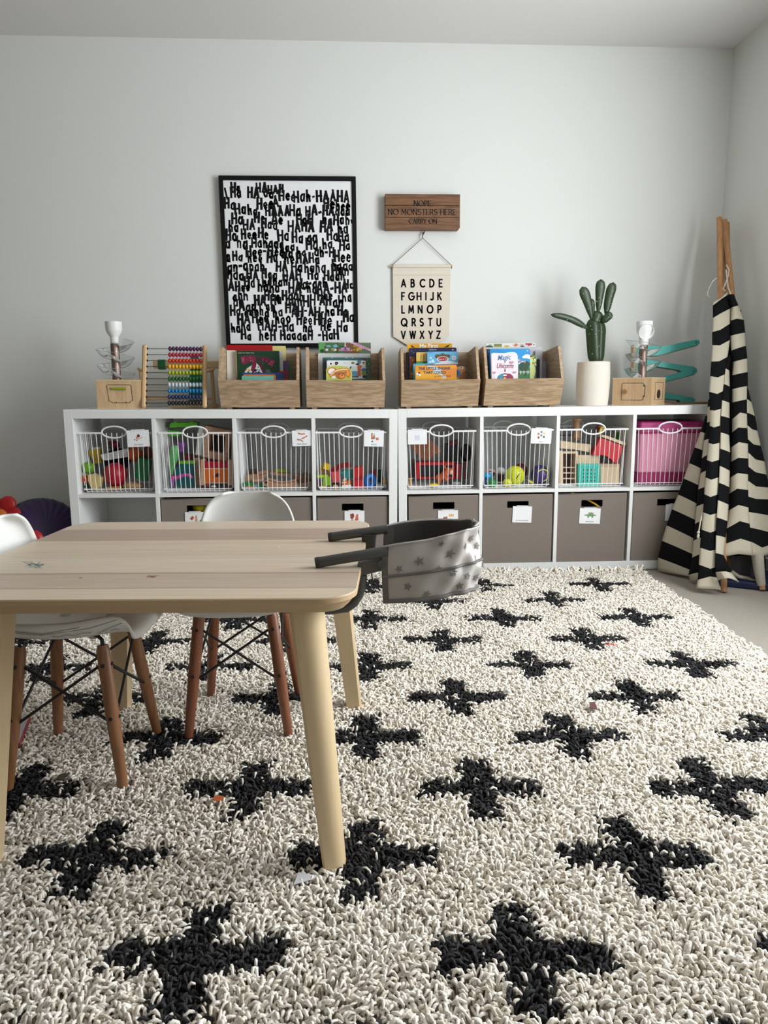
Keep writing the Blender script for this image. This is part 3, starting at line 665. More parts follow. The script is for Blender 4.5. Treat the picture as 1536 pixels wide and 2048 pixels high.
def box_art(put,word,w,h):
    put([(0,.52),(.35,.58),(.6,.67),(1,.6),(1,.46),(0,.46)],(226,232,236)); blobs(put,6,.08,.24,.62,.78,.05,[(212,230,240)],3,.8)
    put(rrect(.25,.74,.76,.90,.05),(96,82,50)); put(circ(.50,.92,.06,.02),(96,82,50)); put(circ(.50,.725,.19,.10),(240,240,240)); put(circ(.50,.725,.165,.08),(170,22,44)); word('Melissa & Doug',.50,.70,.0062,(246,240,238),shear=.2); put(circ(.87,.76,.075,.085),(230,232,236)); word('NO',.87,.77,.0045,(40,40,50)); word('MESS',.87,.73,.0045,(40,40,50)); word('AGES 3+',.12,.95,.0045,(20,60,110))
book(UR,855,917,703,.16,.02,(104,180,220),'sky blue boxed activity set with a hang hole, behind the engine book',box_art,rnd_=.006,cat='game box')
book(UR,827,869,727,.13,.01,(88,176,206),'turquoise book left behind the engine book')
book(UR,851,917,729,.115,.01,(92,44,66),'plum coloured book just above the engine book',lambda p,w_,w,h:(p(R_(.1,.28,.92,.97),(190,60,60)),p(R_(.12,.26,.935,.955),(236,200,90))))
book(UR,905,931,733,.10,.01,(196,128,62),'tan animal book at the right of the engine book',lambda p,w_,w,h:(p(circ(.35,.45,.3,.35),(40,120,160)),p(circ(.3,.45,.2,.25),(24,60,90)),p(R_(.6,.86,.8,1),(226,226,222)),p(circ(.7,.9,.08,.06),(90,90,90)),p([(.5,.2),(1,.7),(1,0),(.5,0)],(150,92,44))))
def engine(put,word,w,h):
    put([(.26,.98),(.5,.92),(.62,.7),(.6,.5),(.75,.3),(.74,0),(.58,0),(.62,.25),(.42,.45),(.46,.65)],(198,206,212)); put([(0,.6),(.4,.4),(.7,.1),(.6,0),(0,0)],(230,170,50)); put(R_(.66,1,.2,.75),(214,132,44))
    word('THE LITTLE ENGINE',.46,.665,.0118,(38,56,84),bold=.035); word('THAT COULD',.47,.36,.0118,(38,56,84),bold=.035); word('by WATTY PIPER',.66,.11,.0075,(120,60,30),bold=.01)
    put(circ(.06,.36,.045,.07),(236,232,226)); put(circ(.09,.44,.03,.06),(120,50,40)); put(circ(.15,.56,.02,.05),(226,140,110)); put(circ(.09,.26,.05,.06),(236,236,236)); put(circ(.07,.27,.02,.03),(30,30,36))
book(UR,831,914,730.5,.075,.012,(224,150,40),'orange picture book about a little engine, front of its bin',engine,rnd_=.004)
# fourth bin
def veg(put,word,w,h):
    put(circ(.07,.9,.075,.045),(30,84,46)); put(R_(.16,.32,.9,.98),(130,136,30)); put(circ(.42,.915,.05,.03),(216,170,50)); put([(.54,.95),(.58,.96),(.60,1),(.63,.96),(.66,.95),(.63,.92),(.60,.90),(.56,.92)],(206,122,66)); put(circ(.73,.91,.045,.02),(110,16,40)); put([(.79,.99),(.92,.99),(.93,.95),(.86,.91),(.83,.95),(.80,.95)],(176,22,40)); put(circ(.965,.95,.014,.014),(60,60,70)); word('fruit',.09,.955,.005,(60,60,60)); word('tomato',.72,.95,.004,(90,60,60))
book(UR,973,1073,686,.275,.012,(226,227,226),'white board book of fruit and vegetables behind the others',veg,rnd_=.006)
book(UR,973,1085,694,.25,.016,(206,208,210),'wide pale grey book behind the bright blue book',lambda p,w_,w,h:w_('- - -',.9,.96,.004,(60,60,60)))
def night(put,word,w,h): blobs(put,16,.02,.12,.2,.95,.008,[(190,200,230),(90,150,200)],2,1); put([(.10,1),(.14,1),(.16,.3),(.12,.1)],(70,130,160))
book(UR,973,1060,697.5,.215,.014,(28,38,92),'navy starry board book left of the bright blue book',night,rnd_=.007)
def parrot(put,word,w,h):
    put(R_(.62,1,0,.92),(216,226,140)); put(circ(.93,.9,.05,.03),(24,26,24)); put(circ(.97,.7,.03,.03),(24,26,24)); word('T',.82,.78,.012,(26,26,28),bold=.03); word('RI',.84,.62,.011,(110,40,60),bold=.03); put([(.86,.6),(.94,.5),(.96,.3),(.9,.1),(.86,0),(1,0),(1,.55)],(70,96,110)); put([(.6,1),(.8,1),(.72,.94),(.62,.93)],(120,20,36))
book(UR,1040,1074,711,.15,.012,(120,150,90),'lime green rhyme book showing right of the blue book',parrot)
def blue(put,word,w,h):
    put(circ(.93,.93,.022,.02),(206,190,196)); put([(.0,.0),(1,0),(1,.36),(.8,.42),(.5,.30),(0,.3)],(44,110,58))
    for u,v,r in ((.86,.72,.06),(.92,.75,.08),(.97,.70,.06),(.76,.50,.05),(.82,.53,.06)): put(circ(u,v,r,r*.75),(240,243,246))
    put(circ(.84,.40,.13,.16),(22,66,34)); put(circ(.90,.48,.10,.1),(22,66,34)); put(R_(.865,.89,.08,.3),(40,26,20))
    for u in (.76,.84,.94): put(R_(u,u+.015,.14,.26),(236,238,240))
    put(R_(.72,1,.21,.225),(236,238,240))
    for i,(s,cc) in enumerate(zip('NALS',((250,226,120),(214,120,170),(150,180,230),(240,170,110)))): word(s,.70+.055*i,.58-.018*i,.011,cc,bold=.03,rot=-.15)
    put([(.0,.12),(.2,.12),(.2,.9),(0,.9)],(60,150,205)); put([(.66,.04),(.74,.1),(.68,.3),(.64,.36)],(150,24,40))
book(UR,981,1062,697.5,.135,.014,(30,146,208),'bright blue board book with a green tree, behind the unicorn book',blue,rnd_=.010)
book(UR,1072,1086,700,.235,.008,(190,194,198),'thin silver book at the right of the unicorn bin')
book(UR,1073,1081,718,.19,.008,(24,30,44),'thin black book between the lime and silver ones')
book(UR,1084,1094,722,.25,.008,(150,150,158),'short grey book at the far right of the unicorn bin')
def unicorn():
    a=onu(UR,983.5,704,.06); b_=onu(UR,1038,704,.06); w=b_.x-a.x; zb=ZT+.019; h=a.z-zb
    t=thing('book','pale pink shaped board book about magic unicorns, in front','book',UR@T((a.x+b_.x)/2,.06,zb)@RX(-.05),'picture books in the wooden bins')
    hv=lambda q:h-(1-q)*(h-(onu(UR,983,757.5,.06).z-zb)); out=[(-w*.46,0),(w*.5,0),(w*.49,hv(.55)),(w*.47,hv(.86)),(w*.42,hv(.96)),(w*.32,h),(w*.15,hv(.995)),(-.02*w,hv(.955)),(-w*.25,hv(.965)),(-w*.42,hv(.975)),(-w*.5,hv(.94))]
    c=MB(); ms=[mat(228,218,226,.4),mat(66,118,160,.5),mat(140,40,72,.5),mat(206,160,176,.5),mat(36,30,40,.5),mat(60,140,170,.5),mat(236,234,236,.5),mat(226,170,90,.5)]
    c.prism(out,0,.012,0); zv=onu(UR,983,757.5,.06).z-zb; X=lambda u:-w/2+u*w; Z=lambda v:zv+v*(h-zv)
    def F(pts,m,l): c.flat([(X(u),Z(v)) for u,v in pts],-.0003-l*.0001,m)
    def heart(u,v,s,m,l): F(circ(u-s*.5,v,s*.56,s*.5,10),m,l); F(circ(u+s*.5,v,s*.56,s*.5,10),m,l); F([(u-s,v),(u+s,v),(u,v-s*1.2)],m,l)
    heart(.74,.62,.09,3,1); heart(.85,.24,.07,3,1); heart(.10,.24,.07,3,1); heart(.36,.56,.03,3,1)
    text(c,'Magic',X(.47),Z(.71),.0235,-.0012,1,shear=.32,bold=.004,rot=.06,sx=.82); text(c,'&',X(.51),Z(.595),.007,-.0012,4); text(c,'Unicorns',X(.50),Z(.40),.0225,-.0012,2,shear=.32,bold=.006,sx=.68)
    F(circ(.5,.0,.28,.2,20,0,PI),1,2); F(circ(.62,.0,.2,.19,16,0,PI),2,3); F(circ(.40,.0,.1,.19,12,0,PI),5,3); F(circ(.19,.12,.06,.10),6,2); F(circ(.88,.10,.06,.09),6,2)
    F([(.44,.02),(.59,.02),(.505,.42)],2,4); F([(.445,.10),(.575,.10),(.565,.155),(.455,.155)],6,5); F([(.47,.21),(.55,.21),(.54,.255),(.48,.255)],6,5); F([(.495,.3),(.535,.3),(.517,.38)],4,5); F(circ(.5,.02,.05,.04),7,5)
    c.build('cover',ms,t); MB().prism([(x*.985,z*.985+.0005) for x,z in out],.0121,.02).build('pages',PAGE,t)
unicorn()
# ================================================================== toys and plant on top of the units
# ---- spiral ball drop towers
def drop_tower(M,label,front_door,cupdir,w=.186,side=False):
    t=thing('ball_drop_toy',label,'toy',M,'wooden ball drop towers')
    D,h=.17,.128; BW=wood((214,186,148),(186,152,112),'z',.9,.5,.8)
    bx=MB(); hw=w/2
    bx.bx(-hw,hw,0,D,.006,h-.006).build('box',BW,t)
    MB().bx(-hw-.001,hw+.001,-.001,D+.001,0,.006).build('bottom_board',PALEX,t); MB().bx(-hw-.001,hw+.001,-.001,D+.001,h-.006,h).build('top_board',PALEX,t)
    seam=mat(40,28,20,.8)
    d=MB()
    if front_door=='slot':
        out=[(-.049,h*.80),(-.045,h*.83),(.049,h*.83),(.053,h*.80),(.057,h*.28),(.046,h*.27),(.046,h*.215),(-.030,h*.215),(-.032,h*.25),(-.042,h*.28)]
        d.tube([(x,-.0006,z) for x,z in out],.0011,5,closed=True).build('door_seam',seam,t)
        MB().tube([(-.026,-.006,h*.70),(.032,-.006,h*.70)],.0052,10).build('handle',mat(132,160,30,.4),t)
        s=MB(); s.add([(-hw-.0008,D*.5+.05*math.cos(a),h*.46+.042*math.sin(a)) for a in [2*PI*k/24 for k in range(24)]],[tuple(range(23,-1,-1))]); s.build('side_hole',seam,t)
        n=MB(); n.tube([(-.012,-.0008,h*.215),(-.012,-.0008,h*.255)],.0014,5); n.tube([(.028,-.0008,h*.215),(.028,-.0008,h*.255)],.0014,5); n.build('hinge_slot',seam,t)
    else:
        out=[(-.048,h*.20),(-.048,h*.76),(-.042,h*.81),(.054,h*.80),(.056,h*.74),(.062,h*.72),(.062,h*.62),(.062,h*.32),(.055,h*.29),(.055,h*.22),(.048,h*.19)]
        d.tube([(x,-.0006,z) for x,z in out],.0011,5,closed=True).build('door_seam',seam,t)
        MB().tube([(-.032,.002,h*.50),(-.032,-.008,h*.50)],.0105,14).build('knob',mat(150,112,60,.5),t)
        n=MB(); n.tube([(.057,-.0008,h*.36),(.057,-.0008,h*.31)],.0016,5); n.tube([(.057,-.0008,h*.73),(.057,-.0008,h*.68)],.0016,5); n.build('hinge_slot',seam,t)
        sd=MB(); out=[(D*.25,h*.2),(D*.25,h*.82),(D*.82,h*.82),(D*.82,h*.2)]
        sd.tube([(hw+.0006,y,z) for y,z in out],.001,5,closed=True).build('side_door_seam',seam,t)
        e=MB(); e.add([(hw+.0012,D*.52+.022*math.cos(a),h*.40+.021*math.sin(a)) for a in [2*PI*k/18 for k in range(18)]],[tuple(range(18))]); e.build('side_hole',seam,t)
    xo,yo=-.02 if front_door=='slot' else .012,D*.5
    pole=MB(); pole.lathe([(.016,h),(.0155,h+.16)],16,M=T(xo,yo,0)); pole.build('post',mat(206,172,156,.35,noise=.1,nscale=20),t)
    MB().lathe([(.0185,h),(.0185,h+.162)],16,M=T(xo,yo,0),caps=False).build('clear_tube',clearplastic(),t)
    cup=MB(); zc=h+.160
    if front_door=='slot': prof=[(.017,zc-.002),(.018,zc+.025),(.019,zc+.030),(.030,zc+.045),(.035,zc+.062),(.036,zc+.094),(.034,zc+.094),(.032,zc+.062),(.0,zc+.04)]
    else: prof=[(.020,zc-.01),(.022,zc+.03),(.034,zc+.055),(.037,zc+.075),(.037,zc+.097),(.035,zc+.097),(.033,zc+.06),(.0,zc+.045)]
    cup.lathe(prof,28,M=T(xo,yo,0),caps=False).build('cup',WHITE,t)
    if front_door!='slot':
        s=MB(); MM=T(xo,yo,zc+.050)@RZ(.74)@T(0,-.020,0)@RX(PI/2+.25)
        s.lathe([(.0,-.026),(.014,-.024),(.025,-.016),(.032,-.004),(.034,.008),(.036,.010),(.037,.008),(.034,-.008),(.026,-.022),(.0,-.031)],28,M=MM,caps=False)
        s.build('scoop',WHITE,t)
    sp=MB(); turns=2.25; nu=90
    def P(i,j):
        a=cupdir+turns*2*PI*i/nu; z=h+.165-.155*i/nu; f=j/6
        r=.019+.062*f; return (xo+r*math.cos(a),yo+r*math.sin(a),z-.026*math.sin(PI*f)+.014*f)
    sp.grid(P,nu,6).build('spiral_track',clearplastic(),t)
    e=MB(); e.tube([P(i,6) for i in range(nu+1)],.0009,5); e.build('track_edge',mat(150,156,158,.3),t)
    return t
p=onu(UL,238,816,.03); drop_tower(UL@T(p.x+.003,.03,ZT)@RZ(.10),'wooden ball drop tower with a green slot handle, left of the abacus','slot',-.9)
p=onu(UR,1302,811,.02); drop_tower(UR@T(p.x,.022,ZT)@RZ(-.74)@T(-.0925,0,0),'wooden ball drop tower with a round knob door, right of the cactus','knob',2.6+.74,w=.185)

# ---- abacus
A=thing('abacus','wooden abacus with ten rows of coloured beads','abacus',UL@T(.468,.035,ZT)@RZ(.05),None)
AW=wood((216,184,140),(188,152,108),'z',.8,.5,.6,False)
tilt=RX(-.37); PW=.132; PH=.300
for s in (-1,1): MB().box((0,0,PH/2),(.020,.020,PH),0,.006,M=T(s*PW,0,.006)@tilt).build('post',AW,A)
BC=[(24,22,24),(28,48,92),(20,118,176),(186,202,206),(20,92,34),(158,170,24),(226,166,20),(196,54,22),(168,40,74),(70,28,74)]
for k in range(10):
    z=.022+k*.0288; base=T(0,0,.006)@tilt@T(0,-.0,z)
    MB().tube([(-PW,0,0),(PW,0,0)],.0016,6,M=base).build('rod',mat(80,80,82,.35,.8),A)
    MB().tube([(-PW+.009,0,0),(-PW+.014,0,0)],.0052,8,M=base).build('peg',BLACK,A)
    bm_=None
    for j in range(10):
        xx=PW-.018-j*.0151
        if bm_ is None:
            bm_=MB().ell((0,0,0),(.0076,.0112,.0112),0,nu=14,nv=9).build('bead',mat(*BC[k],.28,noise=.03),A,base@T(xx,0,0)); 
        else:
            c=bm_.copy(); C.objects.link(c); c.parent=A; c.matrix_local=base@T(xx,0,0)
for s in (-1,1):
    MB().box((0,0,.092),(.016,.016,.184),0,.005,M=T(s*(PW+.026),.165,.003)@RX(.30)).build('support_leg',AW,A)
    MB().tube([(s*(PW+.004),.062,.165),(s*(PW+.034),.108,.178)],.0065,10).build('hinge_peg',AW,A)
MB().tube([(-PW-.03,.157,.045),(PW+.03,.157,.045)],.006,10).build('cross_bar',AW,A)
MB().tube([(-PW-.028,.120,.065),(-PW-.004,.09,.072)],.0075,10).build('stop_peg',mat(150,98,66,.5),A)

# ---- wooden track toy behind the abacus
q=thing('wooden_ramp_toy','wooden bar toy with green end blocks standing behind the abacus','toy',UL@T(.520,.275,ZT))
MB().bx(-.19,.20,-.008,.008,.185,.222,bev=.004).build('bar',PALEX,q)
g_=mat(14,112,56,.45)
for x in (-.166,.135): MB().bx(x,x+.034,-.013,.013,.180,.226,bev=.003).build('end_block',g_,q)
MB().prism([(-.035,.02),(.055,.02),(.020,.255),(-.012,.255)],-.006,.006).build('upright',mat(30,112,104,.5),q)
MB().bx(-.10,.10,-.07,.07,0,.02,bev=.003).build('base',PALEX,q)

# ---- cactus
pot=onu(UR,1184,811,.17)
t=thing('cactus_plant','green paddle cactus in a white ribbed pot','plant',UR@T(pot.x,.17,ZT))
pr_=[]; n=26
for i in range(n+1):
    z=.203*i/n; r=.066+.011*math.sin(PI*min(1,(z/.203)*.62+.12)); r=.0655+.0115*math.sin(PI*(.14+.60*z/.203)); pr_.append((r+(.0009 if i%2 else 0),z))
pr_=[(.058,0)]+pr_+[(.066,.205),(.064,.19),(.0,.188)]
MB().lathe(pr_,40,caps=False).build('pot',mat(222,216,204,.8,noise=.06,nscale=14,bump=.3,bscale=120),t)
MB().lathe([(.0,.189),(.064,.189)],24,caps=False).build('soil',mat(60,48,38,.95,bump=.8),t)
CG=mat(38,58,30,.45,noise=.28,nscale=26,coat=.1); 
def pad(px0,py0,px1,py1,dep0,dep1,w0,w1,thick,name='pad',rib=False,bend=0):
    M=UR@T(pot.x,.17,ZT); I=M.inverted()@UR
    a=I@onu(UR,px0,py0,dep0); b_=I@onu(UR,px1,py1,dep1); ax=b_-a; L=ax.length; ax.normalize()
    sd=Vector((ax.z,0,-ax.x)).normalized() if abs(ax.y)<.95 else Vector((1,0,0)); nr=ax.cross(sd)
    m=MB(); nv=16; nu=16
    def P(i,j):
        f=j/nv; an=2*PI*i/nu
        rr=(math.sin(PI*min(.5,f*1.2+(.30 if rib else .12))) if f<.35 else 1)*(1 if f<.7 else math.sqrt(max(0,1-((f-.7)/.3)**2)))
        ww=(w0+(w1-w0)*f)*rr; tt=thick*rr
        lob=1+.0*an
        if rib: k=.78+.22*abs(math.cos(2*an)); ww*=k; tt*=k
        return a+ax*(L*f)+sd*(ww*math.cos(an)+bend*math.sin(PI*f))+nr*(tt*math.sin(an))
    m.grid(P,nu,nv)
    o=m.build(name,CG,t)
    sp=MB(); g=random.Random(int(px1*7+py1))
    for k in range(max(4,int(L/.018))*2):
        j=g.uniform(1.5,nv-2); i=g.uniform(0,nu); v=P(i,j)
        sp.ell(v,.0017,0,nu=6,nv=4)
    sp.build('spines',mat(206,206,186,.8),o)
pad(1191,722,1187,634,.17,.165,.036,.042,.024,'stem',True)
pad(1197,722,1200,640,.175,.17,.026,.032,.024,'stem',True)
pad(1187,650,1198,622,.165,.165,.026,.026,.02)
pad(1184,640,1164,573,.16,.15,.011,.029,.009,bend=.004)
pad(1183,640,1184,597,.165,.165,.015,.014,.010)
pad(1196,628,1202,558,.16,.15,.010,.028,.010)
pad(1212,630,1227,564,.17,.165,.016,.026,.012,bend=-.004)
pad(1203,644,1224,626,.155,.145,.018,.019,.013)
pad(1174,656,1101,629,.155,.12,.017,.013,.011,bend=.012)

# ---- teal zigzag racer
R=thing('zigzag_car_ramp','teal zigzag wooden car ramp behind the right ball tower','toy',UR@T(0,.27,0))
TE=mat(84,182,172,.5,noise=.04)
def zz(*pp): return [(onu(UR,x,y,.27).x,onu(UR,x,y,.27).z) for x,y in pp]
rails=[zz((1290,692),(1318,692),(1330,692),(1393,679),(1398,681),(1399,686),(1395,690),(1316,711),(1290,712)),
       zz((1290,718),(1320,724),(1386,733),(1393,737),(1394,744),(1388,749),(1330,763),(1290,768),(1290,762),(1350,748),(1363,743),(1357,740),(1320,734),(1290,730)),
       zz((1290,783),(1330,785),(1384,795),(1390,799),(1388,804),(1361,804),(1357,800),(1290,794))]
for pl in rails:
    MB().prism(pl,-.004,.012).build('rail',TE,R)
    MB().prism([(x+.004,z-.0035) for x,z in pl],.012,.038).build('wood_edge',wood((176,150,118),(130,104,78),'x',1.0,.55,.8),R)
for (x,y) in ((1391,685),(1387,742)):
    v=zz((x,y))[0]; MB().tube([(v[0],-.0046,v[1]),(v[0],-.002,v[1])],.0035,10).build('screw',mat(190,190,190,.3,1.0),R)
a=zz((1266,690),(1272,690),(1272,806),(1266,806)); MB().prism(a,-.006,.03).build('post',PALE,R)
a=zz((1272,690),(1284,694),(1284,806),(1272,806)); MB().prism([(x+.0004,z) for x,z in a],-.002,.026).build('post_panel',TE,R)
v0=onu(UR,1262,804,.27).x; v1=onu(UR,1404,804,.27).x
MB().bx(v0,v1+.03,-.10,.06,ZT,ZT+.009).build('base_board',wood((150,122,90),(112,88,62),'x',1.0,.55,.8),R)
# ================================================================== what lies in the baskets
MPP=3.26/FPX                                   # metres to a pixel at the shelves
class Crop:                                    # reads places off an enlarged piece of the photograph
    def __init__(s,U,x0,y0,k,where): s.U,s.x0,s.y0,s.k,s.where=U,x0,y0,k,where
    def p(s,x,y,dep): return onu(s.U,s.x0+x/s.k,s.y0+y/s.k,dep)
    def m(s,v): return v/s.k*MPP
    def poly(s,pts,dep,c): return [((q:=s.p(x,y,dep)).x-c.x,q.z-c.z) for x,y in pts]
def tm(*c,**k): return mat(*c,**({'rough':.4,'noise':.04}|k))
def toy_ball(K,name,label,cat,x,y,rx,ry,dep,col,group,ryd=None,deco=None):
    c=K.p(x,y,dep); m=MB(); a,b_=K.m(rx),K.m(ry)
    m.ell((0,0,0),(a,ryd or (a+b_)/2,b_),0,nu=22,nv=14)
    mats=[tm(*col)]
    if deco: mats+=deco(m,a,b_)
    o=m.build(name,mats,None,K.U@T(*c)); return tag(o,label,cat,group)
def toy_prism(K,name,label,cat,pts,dep,th,col,group,extra=None,bevel=True):
    xs=[p_[0] for p_ in pts]; ys=[p_[1] for p_ in pts]; c=K.p(sum(xs)/len(xs),sum(ys)/len(ys),dep)
    P=K.poly(pts,dep,c)
    if sum(P[i][0]*P[(i+1)%len(P)][1]-P[(i+1)%len(P)][0]*P[i][1] for i in range(len(P)))<0: P=P[::-1]
    m=MB(); m.prism(P,0,th); mats=[tm(*col)] if isinstance(col,tuple) else [col]
    if extra: mats+=extra(m,lambda q:K.poly(q,dep,c))
    o=m.build(name,mats,None,K.U@T(*c))
    if bevel:
        bv=o.modifiers.new('edge','BEVEL'); bv.width=.0012; bv.segments=2; bv.limit_method='ANGLE'
    return tag(o,label,cat,group)
def sq(x0,x1,y0,y1): return [(x0,y1),(x1,y1),(x1,y0),(x0,y0)]
g1='play food in the first basket'; K=Crop(UL,150,870,9.6,'')
toy_ball(K,'toy_pepper','lime green round play pepper at the left of the first basket','play food',252,632,118,112,.085,(98,158,24),g1,deco=lambda m,a,b_:[m.tube([(0,-.002,b_*.9),(.002,-.002,b_*1.25)],.003,6,0) and tm(60,100,20)])
toy_ball(K,'toy_tomato_slice','small orange play tomato piece under the lime pepper','play food',200,850,62,82,.075,(206,74,24),g1)
toy_prism(K,'toy_cheese','pale yellow wooden cheese wedge at the front left of the first basket','play food',[(250,770),(340,750),(530,830),(470,1000),(400,1075),(300,1000),(250,880)],.05,.045,wood((226,206,140),(198,176,112),'z',1,.5,.6,False),g1)
toy_prism(K,'toy_chip_bag','yellow play food packet with a white top standing behind the pepper','play food',[(250,300),(470,262),(505,540),(370,545)],.15,.03,(186,156,28),g1,lambda m,P:[m.prism([(a,b_) for a,b_ in P([(300,292),(478,262),(465,232),(320,246)])][::-1],.002,.028,1) and tm(196,196,190)])
toy_prism(K,'toy_tray','white slanting play food tray across the first basket','play food',[(485,378),(1010,262),(1025,420),(800,455),(590,492),(520,470)],.12,.06,(226,226,228),g1,lambda m,P:[[m.tube([(P([(x,380-(x-560)*.2)])[0][0],-.001,P([(x,380-(x-560)*.2)])[0][1]),(P([(x+30,450-(x-560)*.12)])[0][0],-.001,P([(x+30,450-(x-560)*.12)])[0][1])],.0018,5,1) for x in (600,680,760,840,920)] and tm(196,198,202)])
t=toy_ball(K,'toy_apple','big glossy red play apple in the middle of the first basket','play food',775,760,212,228,.10,(176,14,44),g1)
c=K.p(830,540,.19); o=MB().lathe([(.0,0),(.05,.004),(.062,.02),(.064,.03),(.060,.03),(.056,.018),(0,.008)],28,M=RX(.9)).build('toy_frying_pan',tm(44,42,44),None,UL@T(c.x,.20,c.z)); tag(o,'dark grey toy frying pan behind the red apple','toy pan',g1)
toy_ball(K,'toy_orange','orange play fruit below the play food card','play food',1150,370,135,140,.13,(206,92,30),g1)
toy_ball(K,'toy_bread_roll','brown play bread roll at the right behind the orange fruit','play food',1390,350,110,130,.17,(122,60,30),g1)
toy_prism(K,'toy_green_box','green tilted play food box at the right of the first basket','play food',[(1205,440),(1440,492),(1375,890),(1135,830)],.07,.05,(14,116,62),g1)
toy_prism(K,'toy_waffle','small orange brown play biscuit under the apple','play food',[(610,1000),(890,985),(900,1055),(615,1060)],.06,.03,wood((198,132,84),(164,98,58),'x',1,.5,.6,False),g1)
toy_ball(K,'toy_potato','tan play potato lying on the first basket floor','play food',1110,975,190,82,.08,(176,142,96),g1)
toy_ball(K,'toy_strawberry','dark red and green play berry high behind the white tray','play food',740,190,120,90,.19,(120,24,34),g1,deco=lambda m,a,b_:[m.ell((-a*.3,-.012,-b_*.2),(a*.5,.03,b_*.6),1) and tm(70,80,44)])
toy_ball(K,'toy_cucumber','dark green play vegetable at the bottom left corner','play food',215,985,45,60,.07,(20,64,40),g1)

g2='plastic toys in the second basket'; K=Crop(UL,310,830,9.31,'')
def lime(m,P): return [m.prism(P([(250,395),(452,400),(450,300),(250,290)]),.0,.03,0) and tm(70,150,30)]
toy_prism(K,'toy_dinosaur','bright lime green plastic toy sticking out of the second basket','toy',[(270,240),(280,160),(390,128),(420,142),(620,148),(680,122),(790,150),(790,240),(640,250),(600,225),(420,225)],.17,.06,(96,196,36),g2,lime)
c=K.p(370,580,.06); d=K.p(300,1105,.06); m=MB()
def rel(x,y,dp=.06): q=K.p(x,y,dp); return (q.x-c.x,q.y-c.y,q.z-c.z)
m.tube([rel(385,565),rel(370,640),rel(350,800),rel(335,900),rel(318,985),rel(312,1050),rel(308,1105)],[.012,.019,.019,.014,.008,.007,.006],12); tag(m.build('toy_spade','' or tm(90,168,96),None,UL@T(*c)),'mint green toy spade standing handle down in the second basket','toy',g2)
c=K.p(470,560,.13); tag(MB().lathe([(.018,-.03),(.024,0),(.027,.012),(.023,.012),(.015,-.02)],20).build('toy_cup',tm(122,66,140),None,UL@T(*c)),'purple toy cup behind the mint spade','toy',g2)
c=K.p(330,1220,.05); m=MB(); m.tube([rel(330,1130,.05),rel(330,1200,.05)],[.010,.011],10).tube([rel(325,1200,.05),rel(320,1330,.05)],[.0085,.008],10,1).tube([rel(370,1190,.05),rel(470,1140,.05),rel(560,1110,.05),rel(650,1125,.05),rel(690,1170,.05)],[.007,.008,.008,.007,.005],8)
tag(m.build('toy_drill',[tm(190,70,150),tm(140,90,160)],None,UL@T(*c)),'pink and lilac toy drill at the front of the second basket','toy',g2)
def face(m,P): return [m.prism(P([(450,912),(720,908),(722,850),(450,855)]),-.002,.03,1) and tm(96,170,44)]
toy_prism(K,'toy_bucket','dark teal toy bucket with a lime green rim','toy',[(380,1020),(440,930),(560,905),(730,905),(735,1330),(410,1335),(385,1180)],.09,.06,(10,92,96),g2,face)
toy_prism(K,'toy_block','small dark red toy box above the teal bucket','toy block',sq(550,720,740,850),.15,.05,(120,20,44),g2)
HW=wood((206,170,140),(180,140,110),'x',1,.5,.7)
hs=thing('toy_house','tilted wooden toy house with one square window, on the red and orange box','toy house',UL@T(*K.p(1150,530,.10)),g2); c=K.p(1150,530,.10)
P=lambda q:K.poly(q,.10,c)
for nm,pl in (('left_post',[(940,200),(1040,220),(990,800),(880,780)]),('right_post',[(1320,275),(1425,290),(1345,870),(1275,858)])): MB().prism(P(pl)[::-1],0,.10).build(nm,HW,hs)
MB().prism(P([(1040,220),(1320,275),(1310,400),(1030,360)])[::-1],0,.10).build('lintel',HW,hs); MB().prism(P([(1000,665),(1290,725),(1275,858),(990,800)])[::-1],0,.10).build('sill',HW,hs)
MB().prism(P([(810,215),(945,238),(880,765),(745,742)])[::-1],.01,.03).build('side_wall',tm(208,208,204),hs); MB().prism(P([(980,260),(1380,330),(1310,830),(930,760)])[::-1],.085,.095).build('inner_wall',tm(40,30,24),hs)
fx=thing('toy_shop_box','wooden framed red and orange toy box under the toy house','toy',UL@T(*K.p(1130,1070,.055)),g2); c=K.p(1130,1070,.055); P=lambda q:K.poly(q,.055,c)
MB().prism(P(sq(850,915,830,1310)),0,.10).build('side_board',HW,fx); MB().prism(P(sq(1350,1430,840,1310)),0,.10).build('side_board',HW,fx); MB().prism(P(sq(915,1350,1250,1275)),0,.10).build('shelf_board',HW,fx)
m=MB(); m.prism(P(sq(916,1348,868,992)),.004,.09,0).prism(P(sq(916,1348,1010,1248)),.003,.09,1).prism(P(sq(916,1348,992,1010)),.001,.09,2)
m.flat([(a,b_) for a,b_ in P([(1120,1150),(1130,1100),(1180,1080),(1215,1100),(1210,1140),(1160,1160)])][::-1],.0022,3)
for a,b_ in (((1120,1130),(1068,1150)),((1125,1145),(1080,1170))): m.ribbon(P([a,b_]),.0014,.0022,3)
m.build('drawers',[tm(170,18,34),tm(214,104,26),tm(216,180,140),tm(50,24,34)],fx)
toy_prism(K,'toy_plank','tan wooden plank standing between the bucket and the toy box','toy block',sq(748,845,800,1310),.12,.03,HW,g2)
toy_ball(K,'toy_bead','small red toy bead on the second basket floor','toy',975,1305,32,34,.05,(150,20,40),g2)
toy_ball(K,'toy_pebble','small pale toy piece on the second basket floor','toy',1090,1330,50,24,.05,(190,200,196),g2)

